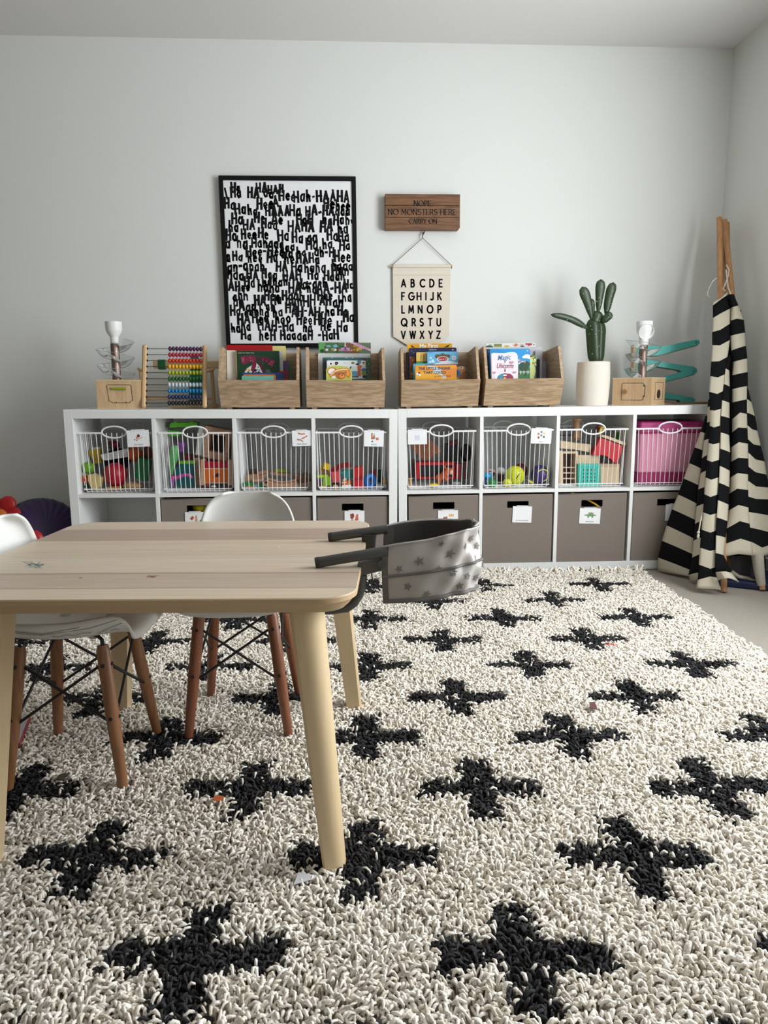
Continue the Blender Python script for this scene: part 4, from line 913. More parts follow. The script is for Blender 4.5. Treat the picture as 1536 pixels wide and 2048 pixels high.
g3='wooden train tracks in the third basket'; K=Crop(UL,470,900,9.6,''); TW=wood((186,146,112),(150,110,80),'x',1.2,.5,.9)
def track(label,pts,dep,th,w=TW,nm='train_track',extra=None): return toy_prism(K,nm,label,'toy track',pts,dep,th,w,g3,extra)
def grooves(pts): 
    def f(m,P): m.tube([(a,-.0006,b_) for a,b_ in P(pts)],.0016,6,1); return [tm(96,62,40)]
    return f
track('long curved train track piece at the front with a round hole',[(530,680),(560,600),(640,540),(720,555),(840,592),(960,600),(1080,580),(1160,560),(1185,640),(1230,700),(1100,735),(800,740),(640,718)],.05,.012,extra=lambda m,P:(m.tube([(a,-.0006,b_) for a,b_ in P([(660,575),(760,615),(900,635),(1040,625),(1150,600)])],.0016,6,1),m.flat(P(circ(597,622,22,24,14))[::-1],-.0008,2))and[tm(110,72,48),tm(20,16,14)])
track('straight train track block standing at the left',[(200,610),(205,485),(395,470),(400,600)],.09,.03)
track('short light train track lying flat behind the green piece',[(330,612),(335,572),(548,562),(550,602)],.07,.04,wood((206,166,136),(176,134,104),'x',1,.5,.6))
track('green toy tree lying at the left corner of the track basket',[(140,680),(150,630),(250,618),(365,628),(370,675),(260,690)],.06,.02,tm(20,120,48),'toy_tree')
track('green track piece beside the long curved track',[(420,735),(440,665),(500,645),(550,690),(620,740)],.06,.03,tm(24,112,50),'toy_tree')
track('small tan track end under the green tree',[(205,735),(210,690),(360,682),(365,730)],.06,.03)
track('dark train track leaning at the back left of its basket',[(270,470),(290,370),(420,362),(430,470)],.22,.012,wood((110,76,56),(80,54,40),'x',1,.5,.7))
track('track piece with a pale end leaning in the middle',[(400,560),(430,420),(570,392),(630,395),(640,470),(600,540)],.12,.012,extra=grooves([(430,500),(600,440)]))
track('flat train track under the lime green piece',[(660,470),(680,410),(900,455),(1085,450),(1090,490),(920,505)],.12,.035)
track('lime green track connector on top of the flat track',[(765,420),(770,355),(1005,378),(1010,440)],.14,.03,tm(150,166,30),'toy_connector')
track('curved track leaning at the right, first of four',[(1100,560),(1140,450),(1190,440),(1260,520),(1290,640),(1230,650)],.11,.012,extra=grooves([(1130,500),(1230,620)]))
track('curved track leaning at the right behind the first',[(1180,470),(1230,440),(1330,560),(1340,650),(1290,640)],.14,.012)
track('curved track in the right corner of the track basket',[(1260,520),(1300,440),(1440,430),(1465,600),(1330,640)],.18,.012,extra=grooves([(1300,520),(1440,580)]))
track('straight track lying low in the right corner',[(1230,700),(1240,650),(1450,625),(1465,690)],.06,.03)

g4='wooden blocks in the fourth basket'; K=Crop(UL,625,840,9.6,'')
def block(label,pts,dep,th,col,extra=None,nm='toy_block'): return toy_prism(K,nm,label,'toy block',pts,dep,th,col,g4,extra)
TN=wood((206,176,140),(178,144,108),'x',1,.5,.6,False)
block('yellow cube on top of the block pile at the left',[(205,940),(225,818),(340,862),(318,970)],.10,.035,(214,176,16))
block('yellow block leaning on the yellow cube',[(130,955),(150,870),(200,855),(200,950)],.13,.03,(196,158,20))
block('brown block under the yellow cube',[(130,1058),(135,960),(330,975),(325,1060)],.09,.035,(112,80,50))
block('flat lime green plank over the lime cube',sq(85,300,1062,1106),.06,.05,(150,190,20))
block('lime green cube under the lime plank',[(200,1262),(205,1095),(345,1090),(352,1258)],.055,.035,(126,168,18))
block('plum coloured block in the left corner',sq(120,180,1150,1265),.07,.03,(98,48,72))
block('tan block lying under the lime cube',sq(155,265,1265,1322),.05,.03,TN); block('tan block right of the lime cube on the basket floor',sq(398,488,1258,1318),.05,.03,TN); block('long tan block behind the coral cube',sq(300,560,1215,1300),.12,.03,wood((160,130,98),(130,102,74),'x',1,.5,.6,False))
block('red arched block behind the coral cube',[(320,1000),(400,910),(520,850),(640,828),(735,830),(735,905),(640,900),(540,930),(440,985),(380,1010)],.17,.03,(166,30,24))
block('coral pink cube near the middle of the block pile',[(352,1010),(520,985),(545,1180),(390,1200)],.08,.035,(214,78,84))
block('teal half round block in the middle',[(530,1000),(620,970),(775,962),(780,1120),(650,1130),(600,1095)],.10,.035,(36,128,124)); block('thin white strip lying across the teal block',[(540,985),(800,905),(810,925),(640,985),(550,1000)],.14,.03,(206,196,186))
block('white wedge block under the teal block',[(560,1195),(600,1130),(655,1120),(650,1180)],.07,.03,(206,206,202))
block('orange and white striped block at the front',[(565,1312),(570,1180),(738,1165),(742,1305)],.05,.035,(206,98,26),lambda m,P:(m.prism(P([(562,1318),(568,1252),(740,1240),(744,1312)]),-.002,.03,1),m.prism(P([(566,1212),(572,1195),(655,1190),(652,1206)]),-.002,.03,1)) and [tm(226,226,224)])
block('tall red six sided block right of the middle',[(785,1130),(790,930),(880,895),(960,905),(992,1020),(965,1120)],.085,.04,(196,30,30),lambda m,P:[m.prism(P([(880,1125),(885,905),(905,905),(900,1125)]),-.001,.03,1) and tm(226,66,50)])
block('brown block beside the red cube at the front',sq(742,800,1160,1305),.07,.03,(100,62,38)); block('glossy red cube at the front of the block pile',[(800,1312),(802,1155),(970,1150),(972,1308)],.05,.035,(190,14,36))
c=K.p(1108,1175,.07); m=MB(); m.tube([(.0205*math.cos(a),0,.026*math.sin(a)) for a in [2*PI*k/24 for k in range(24)]],.0135,12,closed=True); tag(m.build('toy_ring',tm(18,96,176),None,UL@T(*c)@RZ(.5)),'blue ring block at the right of the block pile','toy block',g4)
block('red triangular block behind the blue ring',[(1110,1110),(1120,985),(1180,955),(1250,965),(1250,1120)],.13,.03,(156,28,34)); block('dark green block behind the yellow half round block',[(1250,1200),(1255,965),(1360,955),(1362,1200)],.14,.03,(16,66,46)); block('yellow half round block in the right corner',[(1330,1245),(1345,1150),(1372,1100),(1405,1130),(1432,1240)],.08,.03,(214,160,20)); block('pale grey slab lying in the right corner',sq(1220,1422,1240,1310),.06,.05,(176,182,180))

g5='dark toys in the basket with the blank card'; K=Crop(UR,805,840,9.6,'')
toy_prism(K,'toy_pouch','brown patterned toy pouch behind the blank card','toy',[(165,540),(190,470),(330,420),(480,330),(520,380),(620,460),(720,560),(740,620),(640,660),(540,740),(450,782),(360,740)],.12,.05,(120,70,42),g5,lambda m,P:[[m.tube([(a,-.0006,b_) for a,b_ in P(q)],.0012,5,1) for q in ([(200,560),(430,540),(660,640)],[(300,650),(470,570),(560,440)],[(440,770),(470,580)])] and tm(160,108,70)])
rb=thing('toy_tool_box','black toy box with a bright red frame at the front','toy',UR@T(*K.p(600,980,.09)),g5); c=K.p(600,980,.09); P=lambda q:K.poly(q,.09,c)
MB().prism(P(sq(330,960,870,1090)),.006,.10).build('body',tm(20,18,20),rb)
for nm,q in (('red_post',sq(262,330,818,1132)),('red_rail',sq(330,960,815,868)),('red_rail',sq(330,960,1092,1130)),('red_post',sq(960,1000,818,1132))): MB().prism(P(q),0,.10).build(nm,tm(170,10,18),rb)
toy_prism(K,'toy_bus','dark red toy vehicle with black stripes at the right','toy',sq(1022,1250,846,1132),.10,.07,(134,14,24),g5,lambda m,P:[[m.prism(P(sq(a,a+55,850,1128)),-.001,.06,1) for a in (1120,1195)] and tm(40,34,36)])
m=MB(); c=K.p(820,1040,.055); m.tube([rel(720,1210,.055),rel(700,1130,.055),rel(760,1080,.055),rel(850,1000,.055),rel(880,930,.055)],[.010,.014,.016,.017,.013],12).ell(rel(905,985,.05),(.017,.015,.017),0).ell(rel(932,1005,.042),(.0095,.008,.0115),1).tube([rel(840,950,.055),rel(800,900,.055),rel(830,855,.055)],[.007,.006,.004],8).tube([rel(680,1150,.055),rel(650,1110,.055),rel(670,1050,.055)],[.006,.006,.004],8)
m.tube([rel(790,1080,.05),rel(850,1160,.05)],[.011,.009],8)
tag(m.build('toy_tiger',[mat(176,74,34,.6,noise=.5,nscale=60),tm(206,178,140)],None,UR@T(*c)),'small orange striped toy animal leaning on the black and red box','toy',g5)
m=MB(); c=K.p(150,1200,.045); m.tube([rel(150,1250,.045),rel(150,1140,.045),rel(135,1120,.045)],.004,8).tube([rel(112,1128,.045),rel(192,1122,.045)],.0028,6).tube([rel(110,1250,.045),rel(195,1245,.045)],.003,6); tag(m.build('toy_giraffe',tm(206,150,60),None,UR@T(*c)),'small yellow standing toy figure in the left corner of the dark basket','toy',g5)
toy_prism(K,'toy_banana','small bright yellow toy lying at the front of the dark basket','toy',[(525,1275),(540,1232),(640,1220),(690,1240),(690,1272)],.04,.025,(226,196,20),g5)
toy_prism(K,'toy_car','small grey toy piece on the dark basket floor','toy',sq(975,1112,1192,1240),.06,.03,(140,142,146),g5)
toy_ball(K,'toy_helmet','black toy helmet at the upper right of the dark basket','toy',1225,630,118,180,.14,(16,16,18),g5); toy_prism(K,'toy_camera','black toy case with a red lid behind the pouch','toy',[(800,800),(820,470),(1090,400),(1110,800)],.17,.06,(18,18,20),g5,lambda m,P:[m.prism(P([(900,500),(905,420),(1060,385),(1060,460)]),-.002,.05,1) and tm(110,16,26)])
toy_ball(K,'toy_disc','dark blue toy wheel below the orange animal','toy',790,1190,45,45,.05,(40,46,56),g5,ryd=.006); toy_prism(K,'toy_board','dark brown board standing at the left of the dark basket','toy',sq(170,250,760,1100),.13,.02,(60,34,24),g5)

g6='balls in the sixth basket'; K=Crop(UR,960,840,10.24,'')
def stitch(m,a,b_):
    for s in (-1,1):
        for k in range(9):
            z=(-.6+k*.15)*b_; x=s*(.34+.16*(1-abs(z/b_)))*a; y=-math.sqrt(max(0,1-(x/a)**2-(z/b_)**2))*a*1.005; m.tube([(x-.004,y,z-.001),(x+.004,y-.0002,z+.001)],.0009,5,1)
    m.tube([(.012,-a*.93,.014),(.004,-a*1.005,.002),(-.002,-a*1.0,-.008)],.0022,6,1); return [tm(30,40,20)]
toy_ball(K,'softball','bright yellow softball with dark stitches at the front','ball',715,1140,200,205,.075,(206,214,20),g6,deco=stitch)
toy_ball(K,'fuzzy_ball','small fuzzy yellow ball left of the softball','ball',560,1285,95,88,.05,(206,206,30),g6)
toy_ball(K,'beach_ball','dark red ball behind the softball','ball',830,1040,150,160,.17,(96,18,28),g6)
def ring(m,a,b_):
    R0=a*.62; d=-math.sqrt(a*a-R0*R0)*1.0
    m.tube([(.006+R0*math.cos(q),d-.001+.0*q,R0*math.sin(q)+.003) for q in [2*PI*k/28 for k in range(28)]],.0034,8,1,closed=True); return [tm(206,200,50)]
toy_ball(K,'purple_ball','purple ball with a yellow ring at the right','ball',1225,1125,188,208,.08,(62,44,108),g6,deco=ring)
c=K.p(1050,1275,.06); m=MB(); m.tube([rel(985,1235,.06),rel(1040,1275,.06),rel(1095,1285,.06)],[.004,.007,.004],8).tube([rel(1040,1275,.06),rel(1075,1310,.06)],[.005,.003],8); tag(m.build('rubber_star',tm(196,186,30),None,UR@T(*c)),'small yellow spiky rubber piece under the purple ball','toy',g6)
toy_ball(K,'blue_ball','light blue ball at the left above the green one','ball',150,1150,100,80,.10,(20,140,190),g6); toy_ball(K,'navy_ball','navy ball in the left corner of the ball basket','ball',115,1275,75,92,.07,(14,50,84),g6); toy_ball(K,'green_ball','green ball at the front left of the ball basket','ball',250,1290,88,95,.055,(34,128,54),g6)
toy_ball(K,'spotted_ball','pale pink ball with dark spots at the back left','ball',200,1085,125,100,.18,(196,170,166),g6,deco=lambda m,a,b_:[[m.ell((a*.8*math.cos(k*1.7)*.8,-a*.72-.002,b_*.6*math.sin(k*2.3)),(.004,.004,.004),1,nu=8,nv=6) for k in range(8)] and tm(60,20,24)])
toy_ball(K,'white_ball','white ball behind the pink spotted one','ball',420,1050,100,92,.19,(206,204,200),g6); toy_prism(K,'toy_drum','dark brown toy box behind the yellow softball','toy',sq(350,490,1120,1265),.13,.04,(70,30,26),g6)

g7='wooden toys in the seventh basket'; K=Crop(UR,1110,830,9.6,''); LW=wood((216,194,160),(190,164,128),'z',1,.5,.5,False); LX=wood((216,194,160),(190,164,128),'x',1,.5,.5,False)
c=K.p(255,1015,.06); P=lambda q:K.poly(q,.06,c); wl=thing('toy_window_frame','wooden toy frame with four ladder slats at the left','toy',UR@T(*c),g7)
MB().prism(P(sq(80,155,690,1345)),0,.08).build('post',LW,wl); MB().prism(P(sq(412,445,700,1340)),0,.08).build('post',LW,wl)
for a,b_ in ((700,742),(1000,1020),(1105,1125),(1212,1232)): MB().prism(P(sq(155,412,a,b_)),.002,.012).build('slat',LX,wl)
MB().prism(P(sq(155,412,742,1340)),.07,.08).build('back_board',wood((96,64,44),(70,46,32),'x',1,.5,.6,False),wl)
toy_prism(K,'toy_plank_box','wooden box above the teal crate','toy block',sq(448,850,772,942),.07,.06,LX,g7); toy_prism(K,'toy_plank_box','wooden box right of the teal crate with a darker top edge','toy block',sq(872,1235,945,1315),.055,.07,LW,g7,lambda m,P:[m.prism(P(sq(870,1238,940,985)),-.002,.07,1) and wood((196,170,136),(170,140,108),'x',1,.5,.6,False)])
c=K.p(655,1165,.04); P=lambda q:K.poly(q,.04,c); tc_=thing('toy_crate','turquoise plastic toy crate with rows of small crosses','toy crate',UR@T(*c),g7)
m=MB(); m.prism(P([(450,1385),(445,960),(465,945),(845,945),(865,965),(860,1380)]),0,.055,0)
for yy in (1055,1125,1195,1262):
    for xx in (552,622,692,758): m.flat(P(sq(xx-18,xx+18,yy-5,yy+5)),-.0004,1).flat(P(sq(xx-5,xx+5,yy-20,yy+20)),-.0005,1)
m.build('body',[tm(40,178,162),tm(6,40,40)],tc_); MB().prism(P(sq(445,865,943,985)),-.003,.056).build('rim',tm(46,186,170),tc_)
ar=thing('toy_arch','bright red wooden arch block with a plain wood edge, tilted on top','toy block',UR@T(*K.p(1000,650,.05)),g7); c=K.p(1000,650,.05); P=lambda q:K.poly(q,.05,c)
MB().prism(P([(720,765),(870,440),(960,465),(1310,600),(1250,790),(1185,935),(1130,905),(1080,850),(1000,795),(920,768),(820,770)])[::-1],0,.045).build('red_body',tm(196,10,34),ar); MB().prism(P([(885,420),(905,375),(1000,400),(1370,535),(1340,588),(1000,455)])[::-1],-.004,.05).build('wood_edge',LX,ar)
toy_prism(K,'toy_tray','pale wooden tray tilted on the toys at the left','toy',[(110,640),(115,495),(380,535),(675,565),(660,715),(400,665)],.08,.06,LX,g7)
c=K.p(415,280,.14); m=MB(); a=K.m(62); m.lathe([(a*1.45,K.m(215)),(a*1.45,K.m(175)),(a,K.m(165)),(a,-K.m(120)),(a*1.2,-K.m(150)),(a*.6,-K.m(215))][::-1],20); tag(m.build('wooden_spool',wood((176,136,96),(146,106,70),'z',1,.5,.6,False),None,UR@T(*c)),'turned wooden spool standing up above the seventh basket','toy',g7)
c=K.p(300,300,.14); m=MB(); m.box((0,0,0),(K.m(420),.08,K.m(220)),0,.004); tag(m.build('clear_box',clearplastic(),None,UR@T(c.x,.20,c.z)),'clear plastic box behind the wooden spool','box',g7)
toy_prism(K,'toy_face_block','yellow block with a small face seen through the basket handle','toy block',[(845,330),(880,230),(960,215),(990,250),(985,320),(900,345)],.14,.03,(216,180,20),g7,lambda m,P:[(m.flat(P(circ(915,262,8,8,8))[::-1],-.0005,1),m.flat(P(circ(950,252,8,8,8))[::-1],-.0005,1),m.ribbon(P([(905,300),(935,310),(965,295)]),.0014,-.0005,1)) and tm(60,40,20)])
toy_prism(K,'toy_block','dark red block left of the yellow face block','toy block',[(790,330),(830,210),(890,190),(870,260),(840,335)],.16,.03,(130,26,24),g7); toy_prism(K,'toy_leaf','bright green toy leaf standing behind the red arch','toy',[(1190,470),(1205,360),(1235,325),(1270,350),(1262,470)],.12,.02,(60,140,30),g7)

c=onu(UR,1336,905,.06); x0=onu(UR,1277,900,.06).x; 
pb=thing('pink_storage_box','pink fabric box with magenta bands inside the last basket','storage box',UR@T(x0,.045,.398))
MB().bx(0,.29,0,.25,.055,.238,bev=.004).build('fabric_body',mat(214,142,168,.6,noise=.04,nscale=10),pb)
MB().bx(-.002,.292,-.002,.252,0,.055,bev=.004).build('lower_band',mat(150,24,86,.6),pb); MB().bx(-.003,.293,-.003,.253,.238,.292,bev=.006).build('lid',mat(168,40,108,.5,noise=.12,nscale=12),pb)

# ================================================================== picture cards hung on baskets and bins
def card(U,px0,px1,py0,py1,dep,label,txt,icon,rot=0.0,clip='white',tx=0.0):
    a=onu(U,px0,py0,dep); b_=onu(U,px1,py1,dep); w=b_.x-a.x; h=a.z-b_.z
    t=thing('picture_card',label,'label card',U@T((a.x+b_.x)/2,dep,(a.z+b_.z)/2)@RY(-rot),'picture cards on the baskets and bins')
    m=MB(); m.prism(rrect(-w/2,w/2,-h/2,h/2,.002),0,.0016,0); mats=[PAPER]; ix={}
    def F(poly,rgb):
        if rgb not in ix: ix[rgb]=len(mats); mats.append(mat(*rgb,.6,noise=.03))
        m.flat([(u*w,v*h) for u,v in poly],-.0003-.00004*len(m.f)**.5*.1,ix[rgb])
    if icon: icon(F)
    if txt:
        ix['t']=len(mats); mats.append(mat(60,60,62,.7)); text(m,txt,tx*w,-h*.40,h*.068,-.0005,ix['t'])
    m.build('card',mats,t)
    c=MB(); c.bx(-w*.3,w*.3,-.0015,.0075,h/2-.002,h/2+.0035).build('clip',mat(226,228,230,.4),t)
BR,OR,GN,DK=(150,70,50),(206,120,80),(90,120,80),(70,40,36)
card(UL,253,299.5,860.5,893.5,.008,'play food picture card on the leftmost basket','PLAY FOOD',lambda F:(F(circ(.02,.16,.07,.1,12),(120,40,44)),F([(-.12,.02),(.0,-.06),(.16,.02),(.2,.14),(.08,.0),(-.02,.02)],(206,160,110)),F(circ(-.16,-.06,.03,.04,10),DK),F(circ(-.07,-.1,.03,.04,10),BR),F(circ(-.07,.06,.04,.05,10),OR)),.03)
card(UL,584,623,861,892,.006,'train tracks picture card on the third basket','TRAIN TRACKS',lambda F:(F([(-.2,.28),(.0,.22),(.16,.24),(.18,.33),(0,.3),(-.18,.38)],(190,112,84)),F([(0,.02),(.16,.1),(.3,.2),(.28,.10),(.1,-.02),(-.02,-.06)],(190,112,84)),F([(-.26,-.12),(-.06,-.14),(.08,-.28),(.06,-.18),(-.06,-.06),(-.24,-.02)],(190,112,84))),.02)
card(UL,728,767.5,861,893,.006,'blocks picture card on the fourth basket','BLOCKS',lambda F:(F(sq(-.14,-.07,.34,0),(196,96,70)),F([(-.06,0),(0,.36),(.08,0)],(130,140,120)),F(sq(.1,.24,.06,-.1),(206,112,84)),F(sq(-.14,.02,.1,-.04),(196,96,70)),F([(-.14,-.22),(-.08,-.1),(-.02,-.22)],(60,66,60))),-.02)
card(UR,815.5,854,859.5,888.5,-.003,'blank white card with a raised square at the left of right unit',None,lambda F:F(sq(-.14,.12,.12,-.22),(214,218,228)),0)
card(UR,1062.5,1102.5,857,887,-.001,'balls picture card with six coloured dots','BALLS',lambda F:[F(circ(u,v,.055,.075,16),c_) for u,v,c_ in ((0,.26,(110,140,120)),(.14,.17,(226,190,130)),(-.14,.14,(200,112,96)),(0,.04,(130,136,140)),(.13,-.06,(70,120,84)),(-.13,-.1,(140,72,66)))],-.03)
card(UL,369.5,410.5,1024.5,1056,.008,'picture card with brown figures, cut off by the table edge',None,lambda F:(F([(-.26,.1),(-.12,.28),(-.04,.16),(-.14,-.02)],(176,80,60)),F([(-.02,-.2),(.02,.3),(.1,.3),(.14,-.2)],(206,160,130)),F([(.2,-.12),(.28,.04),(.36,-.02),(.34,-.2)],(110,140,120))))
card(UL,689,729,1022,1054,.008,'clothes picture card with a red dress',None,lambda F:(F([(-.22,.3),(-.06,.36),(0,.2),(-.08,0),(-.2,.02)],(140,66,50)),F([(.0,-.1),(.1,.3),(.18,.3),(.2,-.08)],(206,104,84)),F(sq(-.18,-.06,-.02,-.18),(140,150,152))))
card(UR,876,916,1021,1053,.0025,'picture card with a small crown above the clip-on seat',None,lambda F:(F([(-.26,-.02),(-.2,.12),(-.1,.02),(-.18,-.2)],(150,60,60)),F([(.04,.12),(.06,.3),(.12,.22),(.16,.32),(.22,.22),(.28,.3),(.28,.12)],(226,180,110)),F(circ(.1,-.04,.03,.05,10),(226,190,150)),F(circ(-.08,.04,.05,.1,10),(176,90,84))))
card(UR,1025.5,1063,1013,1045,.0025,'action figures picture card','ACTION FIGURES',None,-.03)
def dino(F):
    F([(-.3,.06),(-.22,.1),(-.12,.1),(0,.22),(.1,.2),(.18,.1),(.28,.08),(.34,.14),(.26,.02),(.16,.0),(.15,-.12),(.09,-.12),(.08,-.02),(-.04,-.02),(-.05,-.12),(-.11,-.12),(-.12,-.0),(-.2,.02)],(120,150,110))
    for k in range(5): F([(-.1+.06*k,.16+.02*(k in(1,2,3))),(-.07+.06*k,.26+.03*(k in(1,2))),(-.04+.06*k,.17)],(150,160,110))
card(UR,1159.5,1200,1017,1047,.0025,'dinosaurs picture card with a green dinosaur','DINOSAURS',dino,-.03)
card(UR,1332,1372,1009,1041,.0025,'white card half hidden behind the striped tent',None,None)
# things that show through the handle holes
o=MB().ell((0,0,0),(.045,.03,.026)).ell((.05,.004,-.002),(.028,.024,.022)).build('toy_duck',tm(196,178,30),None,FM[0]@T(.008,.055,.275)); tag(o,'yellow toy seen through the handle of the fabric bin behind the table','toy')
o=MB().tube([(-.09,.03,.325),(-.03,.022,.30),(.02,.016,.272),(.05,.016,.25)],[.0045]*4,6).build('strap',tm(206,150,30,rough=.8),None,FM[5]@T(0,0,0)); tag(o,'yellow strap hanging inside the dinosaur bin','strap')
# ================================================================== the low table
TB=T(-.336,1.454,0)@RZ(-.075); TWd,TDp,TH=.378,.345,.52
def tabletop_mat():
    m=bpy.data.materials.new('ash_top'); m.use_nodes=True; nt=m.node_tree; p=nt.nodes['Principled BSDF']; p.inputs['Roughness'].default_value=.42
    tc=nt.nodes.new('ShaderNodeTexCoord'); sx=nt.nodes.new('ShaderNodeSeparateXYZ'); nt.links.new(tc.outputs['Object'],sx.inputs[0])
    n0=nt.nodes.new('ShaderNodeTexNoise'); n0.inputs['Scale'].default_value=2.2; n0.inputs['Detail'].default_value=2; nt.links.new(tc.outputs['Object'],n0.inputs['Vector'])
    ma=nt.nodes.new('ShaderNodeMath'); ma.operation='MULTIPLY_ADD'; ma.inputs[1].default_value=.012; nt.links.new(n0.outputs['Fac'],ma.inputs[0]); nt.links.new(sx.outputs['Y'],ma.inputs[2])
    mr=nt.nodes.new('ShaderNodeMapRange'); mr.inputs['From Min'].default_value=-TDp; mr.inputs['From Max'].default_value=TDp; nt.links.new(ma.outputs[0],mr.inputs['Value'])
    cr=nt.nodes.new('ShaderNodeValToRGB'); e=cr.color_ramp; e.interpolation='LINEAR'
    # lengthwise staves: pale, with two darker brown bands (near edge first)
    stops=[(0,(208,190,166)),(.095,(208,190,166)),(.10,(166,144,126)),(.112,(190,172,152)),(.235,(186,166,146)),(.245,(160,138,122)),(.26,(204,186,164)),(.40,(208,192,170)),(.46,(200,182,158)),(.60,(206,188,166)),(.615,(200,178,152)),(.66,(206,188,166)),(.675,(172,150,132)),(.85,(176,154,136)),(.862,(206,186,164)),(1,(210,192,170))]
    while len(e.elements)<len(stops): e.elements.new(.5)
    for k,(a,c) in enumerate(stops): e.elements[k].position=a; e.elements[k].color=lin(c)+(1,)
    nt.links.new(mr.outputs[0],cr.inputs[0])
    mp=nt.nodes.new('ShaderNodeMapping'); mp.inputs['Scale'].default_value=(2.2,60,60); nt.links.new(tc.outputs['Object'],mp.inputs[0])
    n=nt.nodes.new('ShaderNodeTexNoise'); n.inputs['Scale'].default_value=2.5; n.inputs['Detail'].default_value=6; nt.links.new(mp.outputs[0],n.inputs['Vector'])
    m2=nt.nodes.new('ShaderNodeMapRange'); m2.inputs['From Min'].default_value=.3; m2.inputs['From Max'].default_value=.7; m2.inputs['To Min'].default_value=.84; m2.inputs['To Max'].default_value=1.05; nt.links.new(n.outputs['Fac'],m2.inputs['Value'])
    mx=nt.nodes.new('ShaderNodeVectorMath'); mx.operation='SCALE'; nt.links.new(cr.outputs[0],mx.inputs[0]); nt.links.new(m2.outputs[0],mx.inputs['Scale'])
    nt.links.new(mx.outputs[0],p.inputs['Base Color']); return m
ASH=tabletop_mat(); ASHE=wood((206,180,142),(178,148,112),'x',.9,.45,.7,False); ASHL=wood((218,196,158),(196,170,130),'z',.8,.45,.6,False)
tbl=thing('play_table','low pale ash play table with rounded corners and four legs','table',TB)
m=MB(); R0=.062
def ringpts(ins,z,r): return [(x,y,z) for x,y in rrect(-TWd+ins,TWd-ins,-TDp+ins,TDp-ins,max(.01,r-ins),8)]
lv=[(.0015,TH,0),(.0,TH-.002,0),(0,TH-.010,0),(.006,TH-.014,0),(.012,TH-.022,0),(.020,TH-.0295,0)]
rg=[ringpts(i_,z,R0) for i_,z,_ in lv]; n=len(rg[0])
m.add(rg[0],[tuple(range(n))],0)
for a,b_ in zip(rg[:-1],rg[1:]): m.add(a+b_,[(i,i+n,(i+1)%n+n,(i+1)%n) for i in range(n)],1,True)
m.add(rg[-1],[tuple(range(n-1,-1,-1))],1)
top=m.build('tabletop',[ASH,ASHE],tbl,sharp=20)
def scribble(seed,px,py,rx,ry,nn,rgb,w,name):
    g=random.Random(seed); I=TB.inverted(); s=MB()
    for k in range(nn):
        pts=[]; a0=g.uniform(0,6.28); 
        x,y=px+g.uniform(-rx,rx)*.6,py+g.uniform(-ry,ry)*.6; dx,dy=g.uniform(.3,1)*rx,g.choice((-1,1))*g.uniform(.3,1)*ry
        for q in range(5): pts.append(I@atz(x+dx*(q/4-.5)+g.uniform(-2,2),y+dy*math.sin(q*.8+a0)*.5,TH))
        for a,b_ in zip(pts[:-1],pts[1:]):
            d=(b_-a); d.z=0
            if d.length<1e-4: continue
            nr=Vector((-d.y,d.x,0)).normalized()*w/2; z=Vector((0,0,.0004))
            s.add([a+nr+z,a-nr+z,b_-nr+z,b_+nr+z],[(0,1,2,3)])
    s.build(name,mat(*rgb,.7),tbl)
scribble(4,70,1130,24,8,26,(128,160,166),.0010,'blue_crayon_mark'); scribble(9,306,1153,16,3,12,(170,96,96),.0009,'red_crayon_mark'); scribble(3,160,1156,9,3,3,(150,134,120),.0007,'pencil_mark')
s=MB(); s.ell(TB.inverted()@atz(556,1094.5,TH+.001),(.0016,.0016,.001),nu=8,nv=6); s.build('crumb',WHITE,tbl)
for sx in (-1,1):
    for sy in (-1,1):
        leg=MB(); xt,yt=sx*(TWd-(.087 if sx>0 else .130)),sy*(TDp-.062); xb,yb=xt+sx*.041,yt+sy*.032
        def sec(cx_,cy_,hw,z):
            # square inside, well rounded towards the corner of the table
            P=[(-hw*sx,-hw*sy),(hw*sx,-hw*sy)]; r=hw*1.25; P=[]
            P.append((-hw,-hw)); P.append((hw*.75,-hw)); P.append((hw,-hw*.75))
            for k in range(7): a=PI/2*k/6; P.append((hw-r+r*math.cos(a),hw-r+r*math.sin(a)))
            P.append((-hw*.75,hw)); P.append((-hw,hw*.75))
            if sx*sy<0: P=P[::-1]
            return [(cx_+sx*x,cy_+sy*y,z) for x,y in P]
        A_=sec(xb,yb,.0190,.018); B_=sec(xt,yt,.0275,TH-.0292); k=len(A_)
        leg.add(A_+B_,[(i,(i+1)%k,(i+1)%k+k,i+k) for i in range(k)],0,True); leg.add(A_,[tuple(range(k-1,-1,-1))]); leg.add(B_,[tuple(range(k))])
        leg.build('leg',ASHL,tbl,sharp=35)

